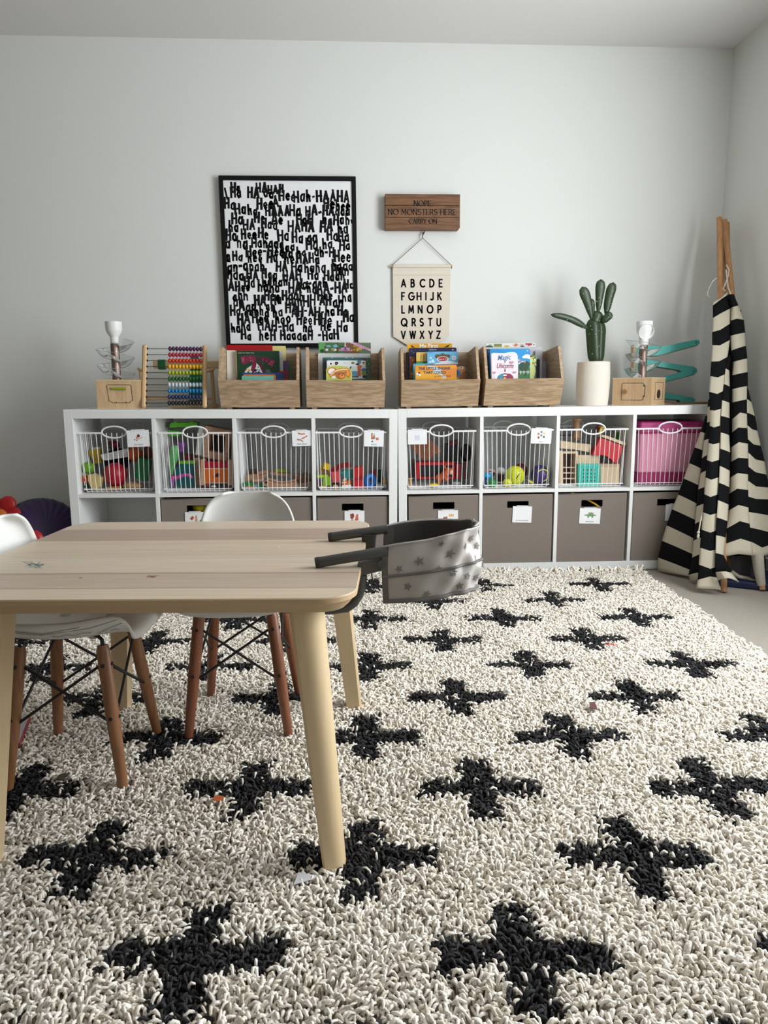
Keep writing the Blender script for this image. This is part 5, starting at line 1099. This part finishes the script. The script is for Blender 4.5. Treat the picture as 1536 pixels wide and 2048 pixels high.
# ================================================================== moulded chairs
SHELL=mat(226,226,222,.38,noise=.02,nscale=6); CW=wood((158,112,76),(120,80,50),'z',1.2,.4,.9); CWA=wood((144,90,60),(106,62,40),'z',1.2,.4,.9)
def chair(M,label,wmat,marks=False):
    t=thing('moulded_chair',label,'chair',M,'white moulded chairs at the play table')
    prof=[(-.158,.340,.118),(-.150,.354,.130),(-.11,.356,.146),(-.04,.348,.156),(.04,.348,.158),(.095,.356,.156),(.130,.378,.152),(.150,.41,.146),(.160,.445,.138),(.167,.48,.128),(.174,.53,.113),(.178,.560,.092),(.180,.577,.060)]
    def ev(v):
        f=v*(len(prof)-1); i=min(len(prof)-2,int(f)); u=f-i; p0=prof[max(0,i-1)];p1=prof[i];p2=prof[i+1];p3=prof[min(len(prof)-1,i+2)]
        return [.5*((2*b_)+(c-a)*u+(2*a-5*b_+4*c-d)*u*u+(-a+3*b_-3*c+d)*u**3) for a,b_,c,d in zip(p0,p1,p2,p3)]
    def P(i,j,off=0):
        u=-1+2*i/20; v=j/36; y,z,w=ev(v); e=abs(u)**3
        seat=max(0,min(1,(.62-v)/.25)); 
        zz=z+e*.045*seat*min(1,v*6+.25)-.008*(1-u*u)*seat; yy=y-e*.038*(1-seat)
        return (w*math.sin(u*PI/2*.92)/math.sin(PI/2*.92),yy,zz)
    s=MB(); s.grid(P,20,36); o=s.build('shell',SHELL,t)
    so=o.modifiers.new('thickness','SOLIDIFY'); so.thickness=.006; so.offset=0
    if marks:
        k=MB()
        for uv in ([(-.99,.12),(-.9,.2),(-.86,.3),(-.9,.42)],[(-.97,.1),(-.82,.16),(-.72,.19)],[(-.95,.22),(-.88,.30),(-.93,.38)],[(-.8,.2),(-.83,.22),(-.79,.24),(-.84,.25),(-.8,.27),(-.83,.28)],[(-.78,.12),(-.8,.14),(-.77,.15)]):
            k.tube([Vector(P((u+1)*10,v*36))+Vector((-.0035,0,-.0042)) for u,v in uv],.0006,5)
        k.build('pen_marks',mat(136,140,144,.7),t)
    for sx in (-1,1):
        for sy in (-1,1):
            a=Vector((sx*.086,sy*.086+.004,.322)); b_=Vector((sx*.121,sy*.121+.006,.019)); d=(b_-a)
            lg=MB().tube([a,a+d*.04,a+d*.5,b_],[.0105,.0142,.0146,.0106],14).build('leg',wmat,t)
            for f in (.13,.50):
                c=a+d*f
                MB().tube([c+Vector((sx*.011,0,0)),c+Vector((sx*.0158,0,0))],.0042,10).build('bolt',DARKMETAL,lg)
                MB().tube([c+Vector((0,sy*.011,0)),c+Vector((0,sy*.0158,0))],.0042,10).build('bolt',DARKMETAL,lg)
    fr=MB(); q=lambda sx,sy,f:Vector((sx*.086,sy*.086+.004,.322))+Vector((sx*.035,sy*.035,-.303))*f
    for sx in (-1,1):
        for sy in (-1,1):
            mnt=Vector((sx*.052,sy*.052,.338)); a=q(sx,sy,0)
            fr.tube([a+Vector((0,0,-.012)),a+Vector((0,0,.012)),(mnt+a)*.5+Vector((0,0,.006)),mnt+Vector((0,0,-.006))],.0042,8)
            # crossed braces to the next legs, along both directions
    for s in (-1,1):
        fr.tube([q(-1,s,.12),q(1,s,.56)],.0032,8).tube([q(1,s,.12),q(-1,s,.56)],.0032,8)
        fr.tube([q(s,-1,.12),q(s,1,.56)],.0032,8).tube([q(s,1,.12),q(s,-1,.56)],.0032,8)
        fr.tube([(-.052,s*.052,.333),(.052,s*.052,.333)],.0036,8).tube([(s*.052,-.052,.333),(s*.052,.052,.333)],.0036,8)
    fr.build('wire_brace',DARKMETAL,t)
    mt=MB()
    for sx in (-1,1):
        for sy in (-1,1): mt.lathe([(.011,.327),(.011,.347)],12,M=T(sx*.052,sy*.052,0))
    mt.build('mount',mat(196,196,190,.5),t)
    return t
chair(T(-.262,1.716,.006)@RZ(-.04),'white moulded chair tucked in at the far side of the table, facing the camera',CWA)
chair(T(-.590,1.520,.006)@RZ(PI/2-.04),'white moulded chair at the left side of the table with pen marks under its seat',CW,True)

# ================================================================== clip-on seat
GT=mat(78,78,76,.42,noise=.05,nscale=40,bump=.1,bscale=500); GD=mat(70,66,64,.75,noise=.1,nscale=60,bump=.2,bscale=900,sheen=.3); GB=mat(96,92,88,.7,noise=.06); GL=mat(168,162,156,.36,noise=.06,nscale=12,bump=.10,bscale=900,sheen=.25,spec=.6)
hs=thing('clip_on_seat','grey star patterned clip-on seat hooked on the right end of the table','high chair',T(.12,1.40,.50)@RZ(-.094)); HI=hs.matrix_world.inverted()
def w(px,py,Y): return HI@at(px,py,Y)
near0,near1=w(633,1125.5,1.288),w(775,1102,1.285); far0,far1=w(659,1074.5,1.522),w(775,1058,1.51)
def clamp_arm(a,b_,nm):
    o=MB().tube([a,a+(b_-a)*.01,b_],[.0096,.0102,.0102],16).build(nm,GT,hs)
    e=(a-b_).normalized(); MB().tube([a+e*.002,a-e*.006],[.0104,.0108],16).build('end_cap',mat(48,48,48,.6),o)
clamp_arm(near0,near1,'upper_arm'); clamp_arm(far0,far1,'upper_arm')
# near bracket and the lower tube that grips the table from below
bk=MB(); P4=[w(715,1128,1.283),w(767,1113,1.283),w(770,1140,1.283),w(718,1153,1.283)]
bk.add([tuple(v) for v in P4]+[tuple(v+Vector((0,.022,0))) for v in P4],[(0,3,2,1),(4,5,6,7),(0,1,5,4),(1,2,6,5),(2,3,7,6),(3,0,4,7)])
bk.build('bracket',mat(84,80,76,.5),hs)
c=w(764,1128,1.281); MB().tube([c+Vector((0,-.004,0)),c+Vector((0,.006,0))],.0085,16).build('pivot',GT,hs)
def lower(Y,d,dep):
    pts=[w(725,1150,Y),w(723,1168,Y),w(719,1188,Y),w(708,1206,Y),w(694,1216,Y)]
    e=pts[-1]; pts+= [Vector((e.x-.03,e.y,e.z-.004)),Vector((e.x-.12,e.y+.005,e.z-.003))]
    return [p_+Vector(d) for p_ in pts]
lp=lower(1.290,(0,0,0),0)
MB().tube(lp,.0088,14).build('lower_tube',GT,hs); MB().tube([p_+Vector((0,.225,0)) for p_ in lp],.0088,14).build('lower_tube',GT,hs)
kn=MB(); c=w(738,1078,1.515); kn.lathe([(.011,-.030),(.014,-.02),(.017,.008),(.018,.012),(.014,.012)],16,M=T(*c)); kn.ell(c+Vector((0,0,.016)),(.009,.009,.011)); kn.build('clamp_knob',mat(62,60,58,.5),hs)
MB().tube([w(743,1145,1.285),w(745,1160,1.285),w(752,1172,1.287),w(760,1182,1.288)],.0012,6).build('strap',mat(50,48,46,.8),hs)
# the fabric band: out along the near side, round the back, and home along the far side
NEAR=[(766,1094,1205,1.283),(800,1088,1203.5,1.28),(840,1082,1200,1.278),(880,1074,1195.5,1.28),(912,1066,1190,1.287),(936,1060,1184,1.305),(949,1056,1179,1.335),(954,1050,1175,1.37),(950,1044,1172,1.41),(936,1040,1168,1.45),(910,1039,1165,1.485),(880,1038,1163,1.50),(840,1041,1163,1.51),(800,1046,1163,1.513),(768,1052,1163,1.513)]
def band(s,tv,wr=1.0):
    f=s*(len(NEAR)-1); i=min(len(NEAR)-2,int(f)); u=f-i
    pt=[]
    for q in (NEAR[max(0,i-1)],NEAR[i],NEAR[i+1],NEAR[min(len(NEAR)-1,i+2)]): pt.append((w(q[0],q[1],q[3]),w(q[0]-.0,q[2],q[3]-.0)))
    def cm(a,b_,c,d): return .5*((2*b_)+(c-a)*u+(2*a-5*b_+4*c-d)*u*u+(-a+3*b_-3*c+d)*u**3)
    a=cm(*[p_[0] for p_ in pt]); b_=cm(*[p_[1] for p_ in pt]); v=a+(b_-a)*tv
    k=math.exp(-((s-.42)/.20)**2)*wr                     # gathers of cloth round the back
    n=.0042*k*math.sin(s*62+tv*7)+.0028*k*math.sin(s*34-tv*11)+.0035*k*math.sin(tv*9+s*5)+ .0016*math.sin(s*23+tv*5)*wr
    ctr=Vector((.02,0,v.z)); d=(v-ctr); d.z=0; d=d.normalized() if d.length>1e-6 else Vector((1,0,0))
    sag=-.006*math.sin(PI*min(1,s/.6))*(1 if s<.6 else 0)
    return v+d*(n+.006*math.sin(PI*tv)*.7)+Vector((0,0,n*.5*(1-tv)))
s=MB(); s.grid(lambda i,j:band(1-i/96,j/30),96,30); o=s.build('side_fabric',[GL,GD],hs)
so=o.modifiers.new('thickness','SOLIDIFY'); so.thickness=.004; so.offset=-1; so.material_offset=1
s=MB(); s.grid(lambda i,j:band(.0,1)+(band(1,1)-band(0,1))*0+Vector((0,0,0)) if False else (band(i/40,1)*(1-j/14*.5)+band(1-i/40,1)*(j/14*.5)+Vector((0,0,-.006*math.sin(PI*j/28)))),40,14); s.build('seat_base',GD,hs)
def bind(f0,nm,r=.0036,s0=0,s1=1,mt=GB): MB().tube([band(s0+(s1-s0)*k/80,f0)+(band(s0+(s1-s0)*k/80,f0)-Vector((.02,0,band(s0+(s1-s0)*k/80,f0).z))).normalized()*.001 for k in range(81)],r,8).build(nm,mt,hs)
bind(0,'top_piping',.0020,mt=GL); bind(.985,'bottom_binding',.0042); bind(.53,'middle_piping',.0030,0,.62)
e=MB(); e.grid(lambda i,j:band(.03*i/4,j/24,.2)+Vector((0,-.0016,0)),4,24); e.build('front_binding',GB,hs)
e=MB(); e.grid(lambda i,j:band(1-.05*i/4,j/24,.2)+Vector((0,-.0062,0)),4,24); e.build('front_binding',GB,hs)
st=MB()
for (sv,tv,r) in ((.14,.33,.0085),(.205,.50,.006),(.255,.30,.0085),(.26,.60,.0085),(.10,.74,.0075),(.165,.90,.007),(.30,.86,.0075),(.215,.11,.006),(.33,.24,.0085),(.335,.72,.007),(.40,.45,.0075),(.42,.8,.0075),(.385,.14,.007),(.07,.42,.007),(.47,.3,.0075),(.5,.62,.0075),(.455,.62,.007)):
    L_=1.0/.92; cpt=band(sv,tv); du=(band(sv+.01,tv)-band(sv-.01,tv))/.02; dv=(band(sv,min(1,tv+.02))-band(sv,tv-.02))/.04
    a0=random.Random(int(sv*1000)).uniform(-.5,.5); vs=[]
    for k in range(10):
        rr=r*(1.25 if k%2==0 else .48); an=a0+PI*k/5+PI/2
        uu,vv=sv+rr*math.cos(an)/du.length,tv-rr*math.sin(an)/dv.length
        q=band(uu,min(.99,max(.01,vv))); nn=(q-Vector((.02,0,q.z))); nn.z=0; vs.append(q+nn.normalized()*.0016)
    ctr=sum(vs,Vector())/10; st.add([tuple(ctr)]+[tuple(v) for v in vs],[(0,1+k,1+(k+1)%10) for k in range(10)],0,True)
st.build('star_print',mat(112,108,106,.6),hs)

# ================================================================== folded striped play tent
CR=mat(196,188,168,.9,noise=.06,nscale=18,bump=.25,bscale=800); BK=mat(15,16,18,.9,spec=.15,noise=.15,nscale=40,bump=.2,bscale=800)
tent=thing('play_tent','folded black and cream striped play tent leaning in the right corner','play tent',T(1.62,2.9,0)); TI=tent.matrix_world.inverted()
def cA(x,y): return (1380+x/7.878,560+y/7.878)
def cB(x,y): return (1340+x/7.837,800+y/7.837)
def cC(x,y): return (1300+x/6.508,980+y/6.508)
def panel(name,lines,dep,first_black,bul=.012,n=8,end=None):
    # lines: cross seams from top to bottom, each a list of 2 or 3 seen points; dep(py,u)=distance
    m=MB(); rows=[]
    for ln in lines:
        if len(ln)==2: (a,b_)=ln; mid=((a[0]+b_[0])/2,(a[1]+b_[1])/2-1.0)
        else: a,mid,b_=ln
        row=[]
        for k in range(n+1):
            u=k/n
            if len(ln)==3: q=(a[0]+(mid[0]-a[0])*u*2,a[1]+(mid[1]-a[1])*u*2) if u<=.5 else (mid[0]+(b_[0]-mid[0])*(u*2-1),mid[1]+(b_[1]-mid[1])*(u*2-1))
            else:
                q=((1-u)**2*a[0]+2*u*(1-u)*mid[0]+u*u*b_[0],(1-u)**2*a[1]+2*u*(1-u)*mid[1]+u*u*b_[1])
            row.append(TI@(at(q[0],q[1],dep(q[1],u)-bul*math.sin(PI*u)**.8)))
        rows.append(row)
    for i in range(len(rows)-1):
        a,b_=rows[i],rows[i+1]; sub=3
        blk=(i%2==0)==first_black
        for s_ in range(sub):
            r0=[a[k].lerp(b_[k],s_/sub) for k in range(n+1)]; r1=[a[k].lerp(b_[k],(s_+1)/sub) for k in range(n+1)]
            m.add([tuple(v) for v in r0+r1],[(k,n+1+k,n+2+k,k+1) for k in range(n)],0 if blk else 1,True)
    o=m.build(name,[BK,CR],tent,sharp=70); so=o.modifiers.new('cloth','SOLIDIFY'); so.thickness=.003; so.offset=-1
    return o
def ramp(y0,d0,y1,d1): return lambda y: d0+(d1-d0)*(y-y0)/(y1-y0)
def mixd(fL,fR): return lambda y,u: fL(y)*(1-u)+fR(y)*u
S_=[[cA(365,350),cA(492,283),cA(590,190)],[cA(360,402),cA(495,298),cA(600,232)]]
Cl=[S_[1],[cA(360,600),cA(485,525),cA(660,435)],[cA(350,820),cA(480,785),cA(640,680)],[cA(350,1025),cA(470,1030),cA(630,945)],[cA(333,1285),cA(460,1280),cA(592,1210)],[cA(318,1515),cA(440,1535),cA(562,1480)],[cA(300,1760),cA(430,1795),cA(528,1745)],
 [cB(625,160),cB(705,165),cB(805,135)],[cB(622,405),cB(690,430),cB(787,400)],[cB(600,672),cB(680,695),cB(777,670)],[cB(578,942),cB(655,970),cB(782,935)],[cB(555,1212),cB(645,1250),cB(767,1210)],[cB(535,1475),cB(635,1520),cB(760,1475)],
 [cC(690,290),cC(785,325),cC(876,300)],[cC(670,515),cC(785,555),cC(871,525)],[cC(650,750),cC(785,793),cC(858,775)],[cC(635,970),cC(785,1025),cC(852,1005)],[cC(620,1170),cC(785,1125),cC(870,1140)],[cC(598,1278),cC(780,1288),cC(925,1298)]]
dC=mixd(ramp(600,3.17,1178,2.74),ramp(600,3.16,1178,2.705))
panel('front_panel',Cl,dC,True,.010,10); panel('hem',[S_[0],S_[1]],dC,False,.010,10)
Ql=[[cB(600,-10),cB(652,-10)],[cB(588,115),cB(655,92)],[cB(580,357),cB(640,335)],[cB(530,637),cB(612,608)],[cB(498,914),cB(588,860)],[cB(480,1152),cB(565,1108)],[cB(440,1404),cB(548,1364)],[cC(603,217),cC(695,180)],[cC(583,442),cC(680,398)],[cC(563,662),cC(660,618)],[cC(546,882),cC(648,838)],[cC(500,1107),cC(630,1075)],[cC(535,1207),cC(630,1168)]]
panel('side_fold',Ql,mixd(ramp(800,3.075,1160,2.90),ramp(800,3.045,1160,2.83)),True,.006,6)
Wl=[[cB(555,243),cB(590,258)],[cB(475,500),cB(550,523)],[cB(385,745),cB(510,788)],[cB(300,990),cB(492,1078)],[cB(212,1230),cB(450,1338)],[cC(365,58),cC(612,180)],[cC(285,250),cC(595,393)],[cC(215,460),cC(575,634)],[cC(155,660),cC(560,838)],[cC(105,880),cC(540,1048)],[cC(103,1058),cC(300,1090),cC(500,1122)]]
panel('wide_panel',Wl,mixd(ramp(820,3.09,1145,3.09),ramp(820,3.07,1155,2.95)),True,.012,10)
Rl=[[cA(600,1175),cA(645,1195)],[cA(560,1395),cA(622,1432)],[cA(535,1640),cA(628,1682)],[cA(505,1895),cA(625,1937)],[cB(800,250),cB(935,287)],[cB(795,510),cB(930,552)],[cB(790,765),cB(945,822)],[cB(780,1033),cB(940,1112)],[cB(770,1298),cB(930,1367)],[cC(885,133),cC(1025,192)],[cC(870,358),cC(1010,408)],[cC(860,590),cC(985,620)],[cC(855,820),cC(960,850)],[cC(850,1068),cC(1060,1050)]]
panel('inner_fold',Rl,mixd(ramp(700,3.08,1145,2.715),ramp(700,3.10,1145,2.735)),True,.008,6)
Fl=[[cA(590,232),cA(690,222)],[cA(650,437),cA(764,402)],[cA(640,640),cA(740,608),cA(850,628)],[cA(635,882),cA(870,828)],[cA(650,1112),cA(882,1036)],[cA(678,1292),cA(905,1236)],[cA(668,1502),cA(912,1450)],[cA(663,1722),cA(912,1670)],[cA(662,1932),cA(907,1880)],[cB(973,302),cB(1100,195),cB(1216,222)],[cB(970,512),cB(1070,430),cB(1223,442)],[cB(960,742),cB(1080,660),cB(1231,687)],[cB(953,972),cB(1070,905),cB(1231,917)],[cB(938,1222),cB(1060,1145),cB(1231,1167)],[cB(926,1472),cB(1050,1390),cB(1232,1410)],[cC(1016,272),cC(1150,195),cC(1286,228)],[cC(965,520),cC(1170,405),cC(1300,440)],[cC(903,727),cC(1180,632),cC(1328,680)],[cC(880,880),cC(1150,832),cC(1345,852)]]
panel('bright_panel',Fl,mixd(ramp(580,3.16,1120,2.80),ramp(580,3.17,1120,2.745)),True,.022,10)
Gl=[[cA(905,1672),cA(912,1690)],[cA(905,1880),cA(972,1932)],[cB(1213,200),cB(1332,252)],[cB(1220,400),cB(1290,460),cB(1372,482)],[cB(1228,618),cB(1310,695),cB(1424,718)],[cB(1232,828),cB(1340,930),cB(1486,965)],[cB(1236,1048),cB(1340,1130),cB(1514,1170)],[cB(1228,1268),cB(1350,1355),cB(1565,1375)],[cB(1233,1515),cB(1350,1550),cB(1590,1558)],[cC(1288,288),cC(1580,338)],[cC(1303,488),cC(1590,560)],[cC(1328,678),cC(1460,750),cC(1600,700)],[cC(1345,850),cC(1460,862),cC(1600,820)]]
panel('shaded_panel',Gl,mixd(ramp(770,3.015,1120,2.745),ramp(770,3.04,1120,2.78)),True,.0,8)
# the back of the bundle
bkp=MB(); LFT=[(1431,620),(1424,760),(1419,830),(1404,870),(1384,930),(1362,990),(1338,1060),(1324,1138)]
rows=[]
for k,(x,y) in enumerate(LFT):
    f=k/7; l=at(x,y,(3.26,3.20,3.13)[k] if k<3 else 3.115); r=at(1482+f*75,y,3.20-f*.26); r.x=min(r.x,1.885)
    rows.append([l,(l+r)/2+Vector((.02,.03,0)),r])
bkp.grid(lambda i,j:TI@rows[j][i],2,7); o=bkp.build('back_panel',BK,tent); so=o.modifiers.new('cloth','SOLIDIFY'); so.thickness=.003; so.offset=0
# flap at the foot, mesh liner and the pole sleeve
fl=MB(); fl.grid(lambda i,j:TI@at(*((lambda q0,q1:(q0[0]+(q1[0]-q0[0])*j/4,q0[1]+(q1[1]-q0[1])*j/4))(((cC(860,1068)[0]+(cC(1060,1060)[0]-cC(860,1068)[0])*i/6),(cC(860,1068)[1]+(cC(1060,1085)[1]-cC(860,1068)[1])*i/6-2*math.sin(PI*i/6))),((cC(890,1175)[0]+(cC(1155,1205)[0]-cC(890,1175)[0])*i/6),(cC(890,1175)[1]+(cC(1155,1205)[1]-cC(890,1175)[1])*i/6-6*math.sin(PI*i/6))))),2.715-.035*math.sin(PI*i/6)-.02*j/4),6,4); o=fl.build('hem_flap',CR,tent); so=o.modifiers.new('cloth','SOLIDIFY'); so.thickness=.003
ml=MB(); ml.grid(lambda i,j:TI@at(*((lambda a,b_,c,d,u,v:tuple((a[k]*(1-u)+b_[k]*u)*(1-v)+(c[k]*(1-u)+d[k]*u)*v for k in (0,1)))(cC(1040,860),cC(1340,850),cC(1050,1075),cC(1380,1165),i/6,j/4)),2.86-.02*math.sin(PI*i/6)),6,4); ml.build('mesh_liner',mat(70,70,72,.95,noise=.6,nscale=420),tent)
m=MB(); m.tube([TI@at(*cC(1060,1060),2.84),TI@at(*cC(1150,1125),2.83),TI@at(*cC(1270,1150),2.82),TI@at(*cC(1370,1195),2.80)],.008,8).tube([TI@at(*cC(1240,1215),2.82),TI@at(*cC(1330,1235),2.80),TI@at(*cC(1420,1240),2.79)],.011,8); m.build('rolled_hem',CR,tent)
sl=MB(); sl.tube([TI@at(*cC(1398,830),2.775),TI@at(*cC(1420,1040),2.765),TI@at(*cC(1450,1240),2.755)],[.024,.021,.0165],14); sl.build('pole_sleeve',mat(190,184,170,.9,noise=.06,bump=.2,bscale=700),tent)
PW_=wood((196,146,98),(160,112,70),'z',1.2,.5,.8)
zt=at(1438,437,3.30)
def pole(a,b_,r=.0125): MB().tube([TI@a,TI@b_],r,14).build('pole',PW_,tent)
f1=atz(1448,1184,.004); pole(at(1438.5,436,3.38),f1,.0122)
f2=at(1525,1180,2.745); pole(at(1449,441,3.40),f2,.0122)
pole(at(1454,446,3.44),Vector((1.76,3.02,.006)),.0122); pole(at(1445,441,3.45),Vector((1.71,3.06,.006)),.0122)
rp=mat(206,198,182,.9)
def cord(pts,r,name): MB().tube([TI@at(*p_) for p_ in pts],r,8).build(name,rp,tent)
cord([(1434,556,3.24),(1427,561,3.23),(1421,570,3.23),(1416,582,3.23),(1415,590,3.23),(1418,594,3.23)],.0022,'tie_cord')
cord([(1453,530,3.26),(1458,540,3.24),(1456,552,3.22),(1450,570,3.21),(1446,578,3.21),(1451,582,3.20)],.0026,'tie_cord')
cord([(1452,540,3.25),(1454,556,3.22),(1456,575,3.21),(1462,590,3.19)],.0032,'tie_cord')
cord([(*cB(650,1178),2.925),(*cB(628,1195),2.92),(*cB(605,1240),2.915),(*cB(590,1330),2.905),(*cB(570,1480),2.89),(*cC(690,265),2.865),(*cC(655,420),2.845),(*cC(635,540),2.835),(*cC(630,570),2.832)],.0028,'door_cord')
MB().ell(TI@at(*cC(630,552),2.83),.0062).ell(TI@at(*cC(628,600),2.83),(.006,.005,.012)).build('cord_end',rp,tent)
# dark blue mat beneath the tent
MT=MB(); cs=[atz(*cC(1000,1225),.03),atz(*cC(1650,1410),.03)]
MT.add([(1.60,2.84,.003),(1.90,2.66,.003),(1.90,2.98,.003),(1.66,3.02,.003),(1.60,2.84,.030),(1.90,2.66,.034),(1.90,2.98,.034),(1.66,3.02,.03)],[(3,2,1,0),(4,5,6,7),(0,1,5,4),(1,2,6,5),(2,3,7,6),(3,0,4,7)])
o=MT.build('folded_mat',mat(22,32,70,.6,noise=.1)); bv=o.modifiers.new('edge','BEVEL'); bv.width=.006; bv.segments=2; tag(o,'dark blue folded mat on the carpet under the striped tent','mat')

# ================================================================== toys on the floor at the left
t=thing('ribbed_tub','dark purple ribbed round tub on its side between the wall and shelves','tub',T(-1.412,3.33,.20)@RZ(.55)@RX(PI/2-.35))
m=MB(); n=156; prof=[(.188,-.10),(.184,-.06),(.172,-.02),(.150,.02),(.09,.045),(.0,.055)]
vs=[];fs=[]
for r,z in prof:
    for j in range(n): a=2*PI*j/n; k=r*(1+.026*math.cos(a*26)); vs.append((k*math.cos(a),k*math.sin(a),z))
for i in range(len(prof)-1):
    for j in range(n): fs.append((i*n+j,i*n+(j+1)%n,(i+1)*n+(j+1)%n,(i+1)*n+j))
m.add(vs,fs,0,True); m.build('ribbed_shell',mat(56,38,84,.5),t)
MB().tube([(.190*math.cos(a),.190*math.sin(a),-.10) for a in [2*PI*k/48 for k in range(48)]],.006,8,closed=True).build('rim',mat(84,80,84,.5),t)
m=MB(); vs=[];fs=[]; prof=[(.182,-.104),(.172,-.15),(.15,-.17)]
for r,z in prof:
    for j in range(n): a=2*PI*j/n; k=r*(1+.02*math.cos(a*16)); vs.append((k*math.cos(a),k*math.sin(a),z))
for i in range(2):
    for j in range(n): fs.append((i*n+j,i*n+(j+1)%n,(i+1)*n+(j+1)%n,(i+1)*n+j))
fs.append(tuple(2*n+j for j in range(n))); m.add(vs,fs,0,True); m.build('green_base',mat(104,132,30,.5),t)
def flower(x,y,px,py,lab,rot=0):
    c=at(px,py,y); t=thing('flower_toy',lab,'toy',T(*c)@RX(PI/2-.2)@RZ(rot),'red flower shaped toys by the left wall')
    m=MB()
    for k in range(6): a=2*PI*k/6; m.ell((.062*math.cos(a),.062*math.sin(a),0),(.040,.040,.018),0,nu=14,nv=8)
    m.ell((0,0,0),(.05,.05,.016)); m.build('petals',mat(176,24,30,.4),t); MB().ell((0,0,.012),(.034,.034,.014)).build('centre',mat(196,112,36,.45),t)
flower(0,3.30,2,1032,'red flower shaped toy with an orange centre at the left edge'); flower(0,3.13,44,1092,'red flower shaped toy low behind the white chair back, next to the tub',.5)

# ================================================================== small things on the rug
def scrap(name,label,cat,px,py,z,pts,col,th=.0012,rot=0,tilt=.15):
    c=atz(px,py,z); m=MB(); n=len(pts)
    m.add([(x,y,0) for x,y in pts]+[(x,y,th) for x,y in pts],[tuple(range(n-1,-1,-1)),tuple(range(n,2*n))]+[(i,(i+1)%n,(i+1)%n+n,i+n) for i in range(n)])
    o=m.build(name,mat(*col,.7,noise=.12,nscale=120),None,T(*c)@RZ(rot)@RX(tilt)@RY(tilt*.6)); return tag(o,label,cat)
scrap('paper_scrap','torn scrap of grey printed paper on the rug by the near table leg','paper',612,1757,.030,[(-.020,-.014),(.006,-.004),(.022,-.002),(.020,.006),(-.014,.012)],(190,190,192))
scrap('leaf','dark reddish dried leaf on the rug, right of centre','leaf',1185,1412,.037,[(-.018,-.008),(-.002,-.013),(.015,-.003),(.022,.012),(.0,.013)],(70,26,22),rot=.5,tilt=.4)
scrap('leaf','small orange brown leaf on the rug under the table','leaf',437,1597,.031,[(-.012,-.004),(.0,-.008),(.012,-.002),(.010,.006),(-.006,.007)],(176,88,40),tilt=.3)
o=MB().lathe([(.0,.0),(.011,.0),(.012,.0015),(.011,.003),(0,.003)],20).build('coin',mat(92,82,70,.4,.6),None,T(*atz(125,1555,.031))@RX(.1)); tag(o,'small dark round disc on the black plus sign by the front chair leg','coin')
o=MB().ell((0,0,0),(.022,.012,.010)).build('pebble',mat(206,210,208,.4),None,T(*atz(1126,1139,.024))); tag(o,'pale smooth pebble on the rug fringe in front of the shelves','stone')
g=random.Random(8); m=MB(); c=atz(1222,1289,.030)
pts=[]
for k in range(12): pts.append((g.uniform(-.02,.02),g.uniform(-.02,.02),g.uniform(0,.004)))
m.tube(pts,.0009,5); o=m.build('red_thread',mat(196,60,72,.8),None,T(*c)); tag(o,'tangled bit of red thread on the rug beside a black plus sign','thread')
m=MB(); 
for k in range(2): m.tube([(.03*math.cos(a)+.004*k,.018*math.sin(a)+.003*k,.004*k+.006*math.sin(a*.5)) for a in [2*PI*j/24 for j in range(24)]],.0018,6,closed=True)
o=m.build('wire_loop',mat(140,138,130,.3,1.0),None,T(*atz(26,1353,.034))@RZ(.3)); tag(o,'thin metal wire loops on the rug left of the side chair','wire')
mg=thing('magazine','grey and red magazine lying behind the front left table leg','magazine',T(*atz(-8,1475,.030))@RZ(.25))
MB().bx(-.10,.062,-.075,.075,.0,.014,bev=.001).build('pages',PAGE,mg); m=MB(); m.bx(-.102,.064,-.077,.077,.0142,.0152,0)
for k in range(5): m.add([(.01+.008*k,-.07,.0154),(.014+.008*k,-.07,.0154),(.014+.008*k,-.03,.0154),(.01+.008*k,-.03,.0154)],[(0,1,2,3)],1)
m.bx(.064,.0648,-.077,.077,0,.0152,1); m.bx(-.102,.0648,-.0778,-.077,0,.0152,2); m.build('cover',[mat(170,172,178,.35),mat(150,30,40,.4),mat(40,30,30,.5)],mg)
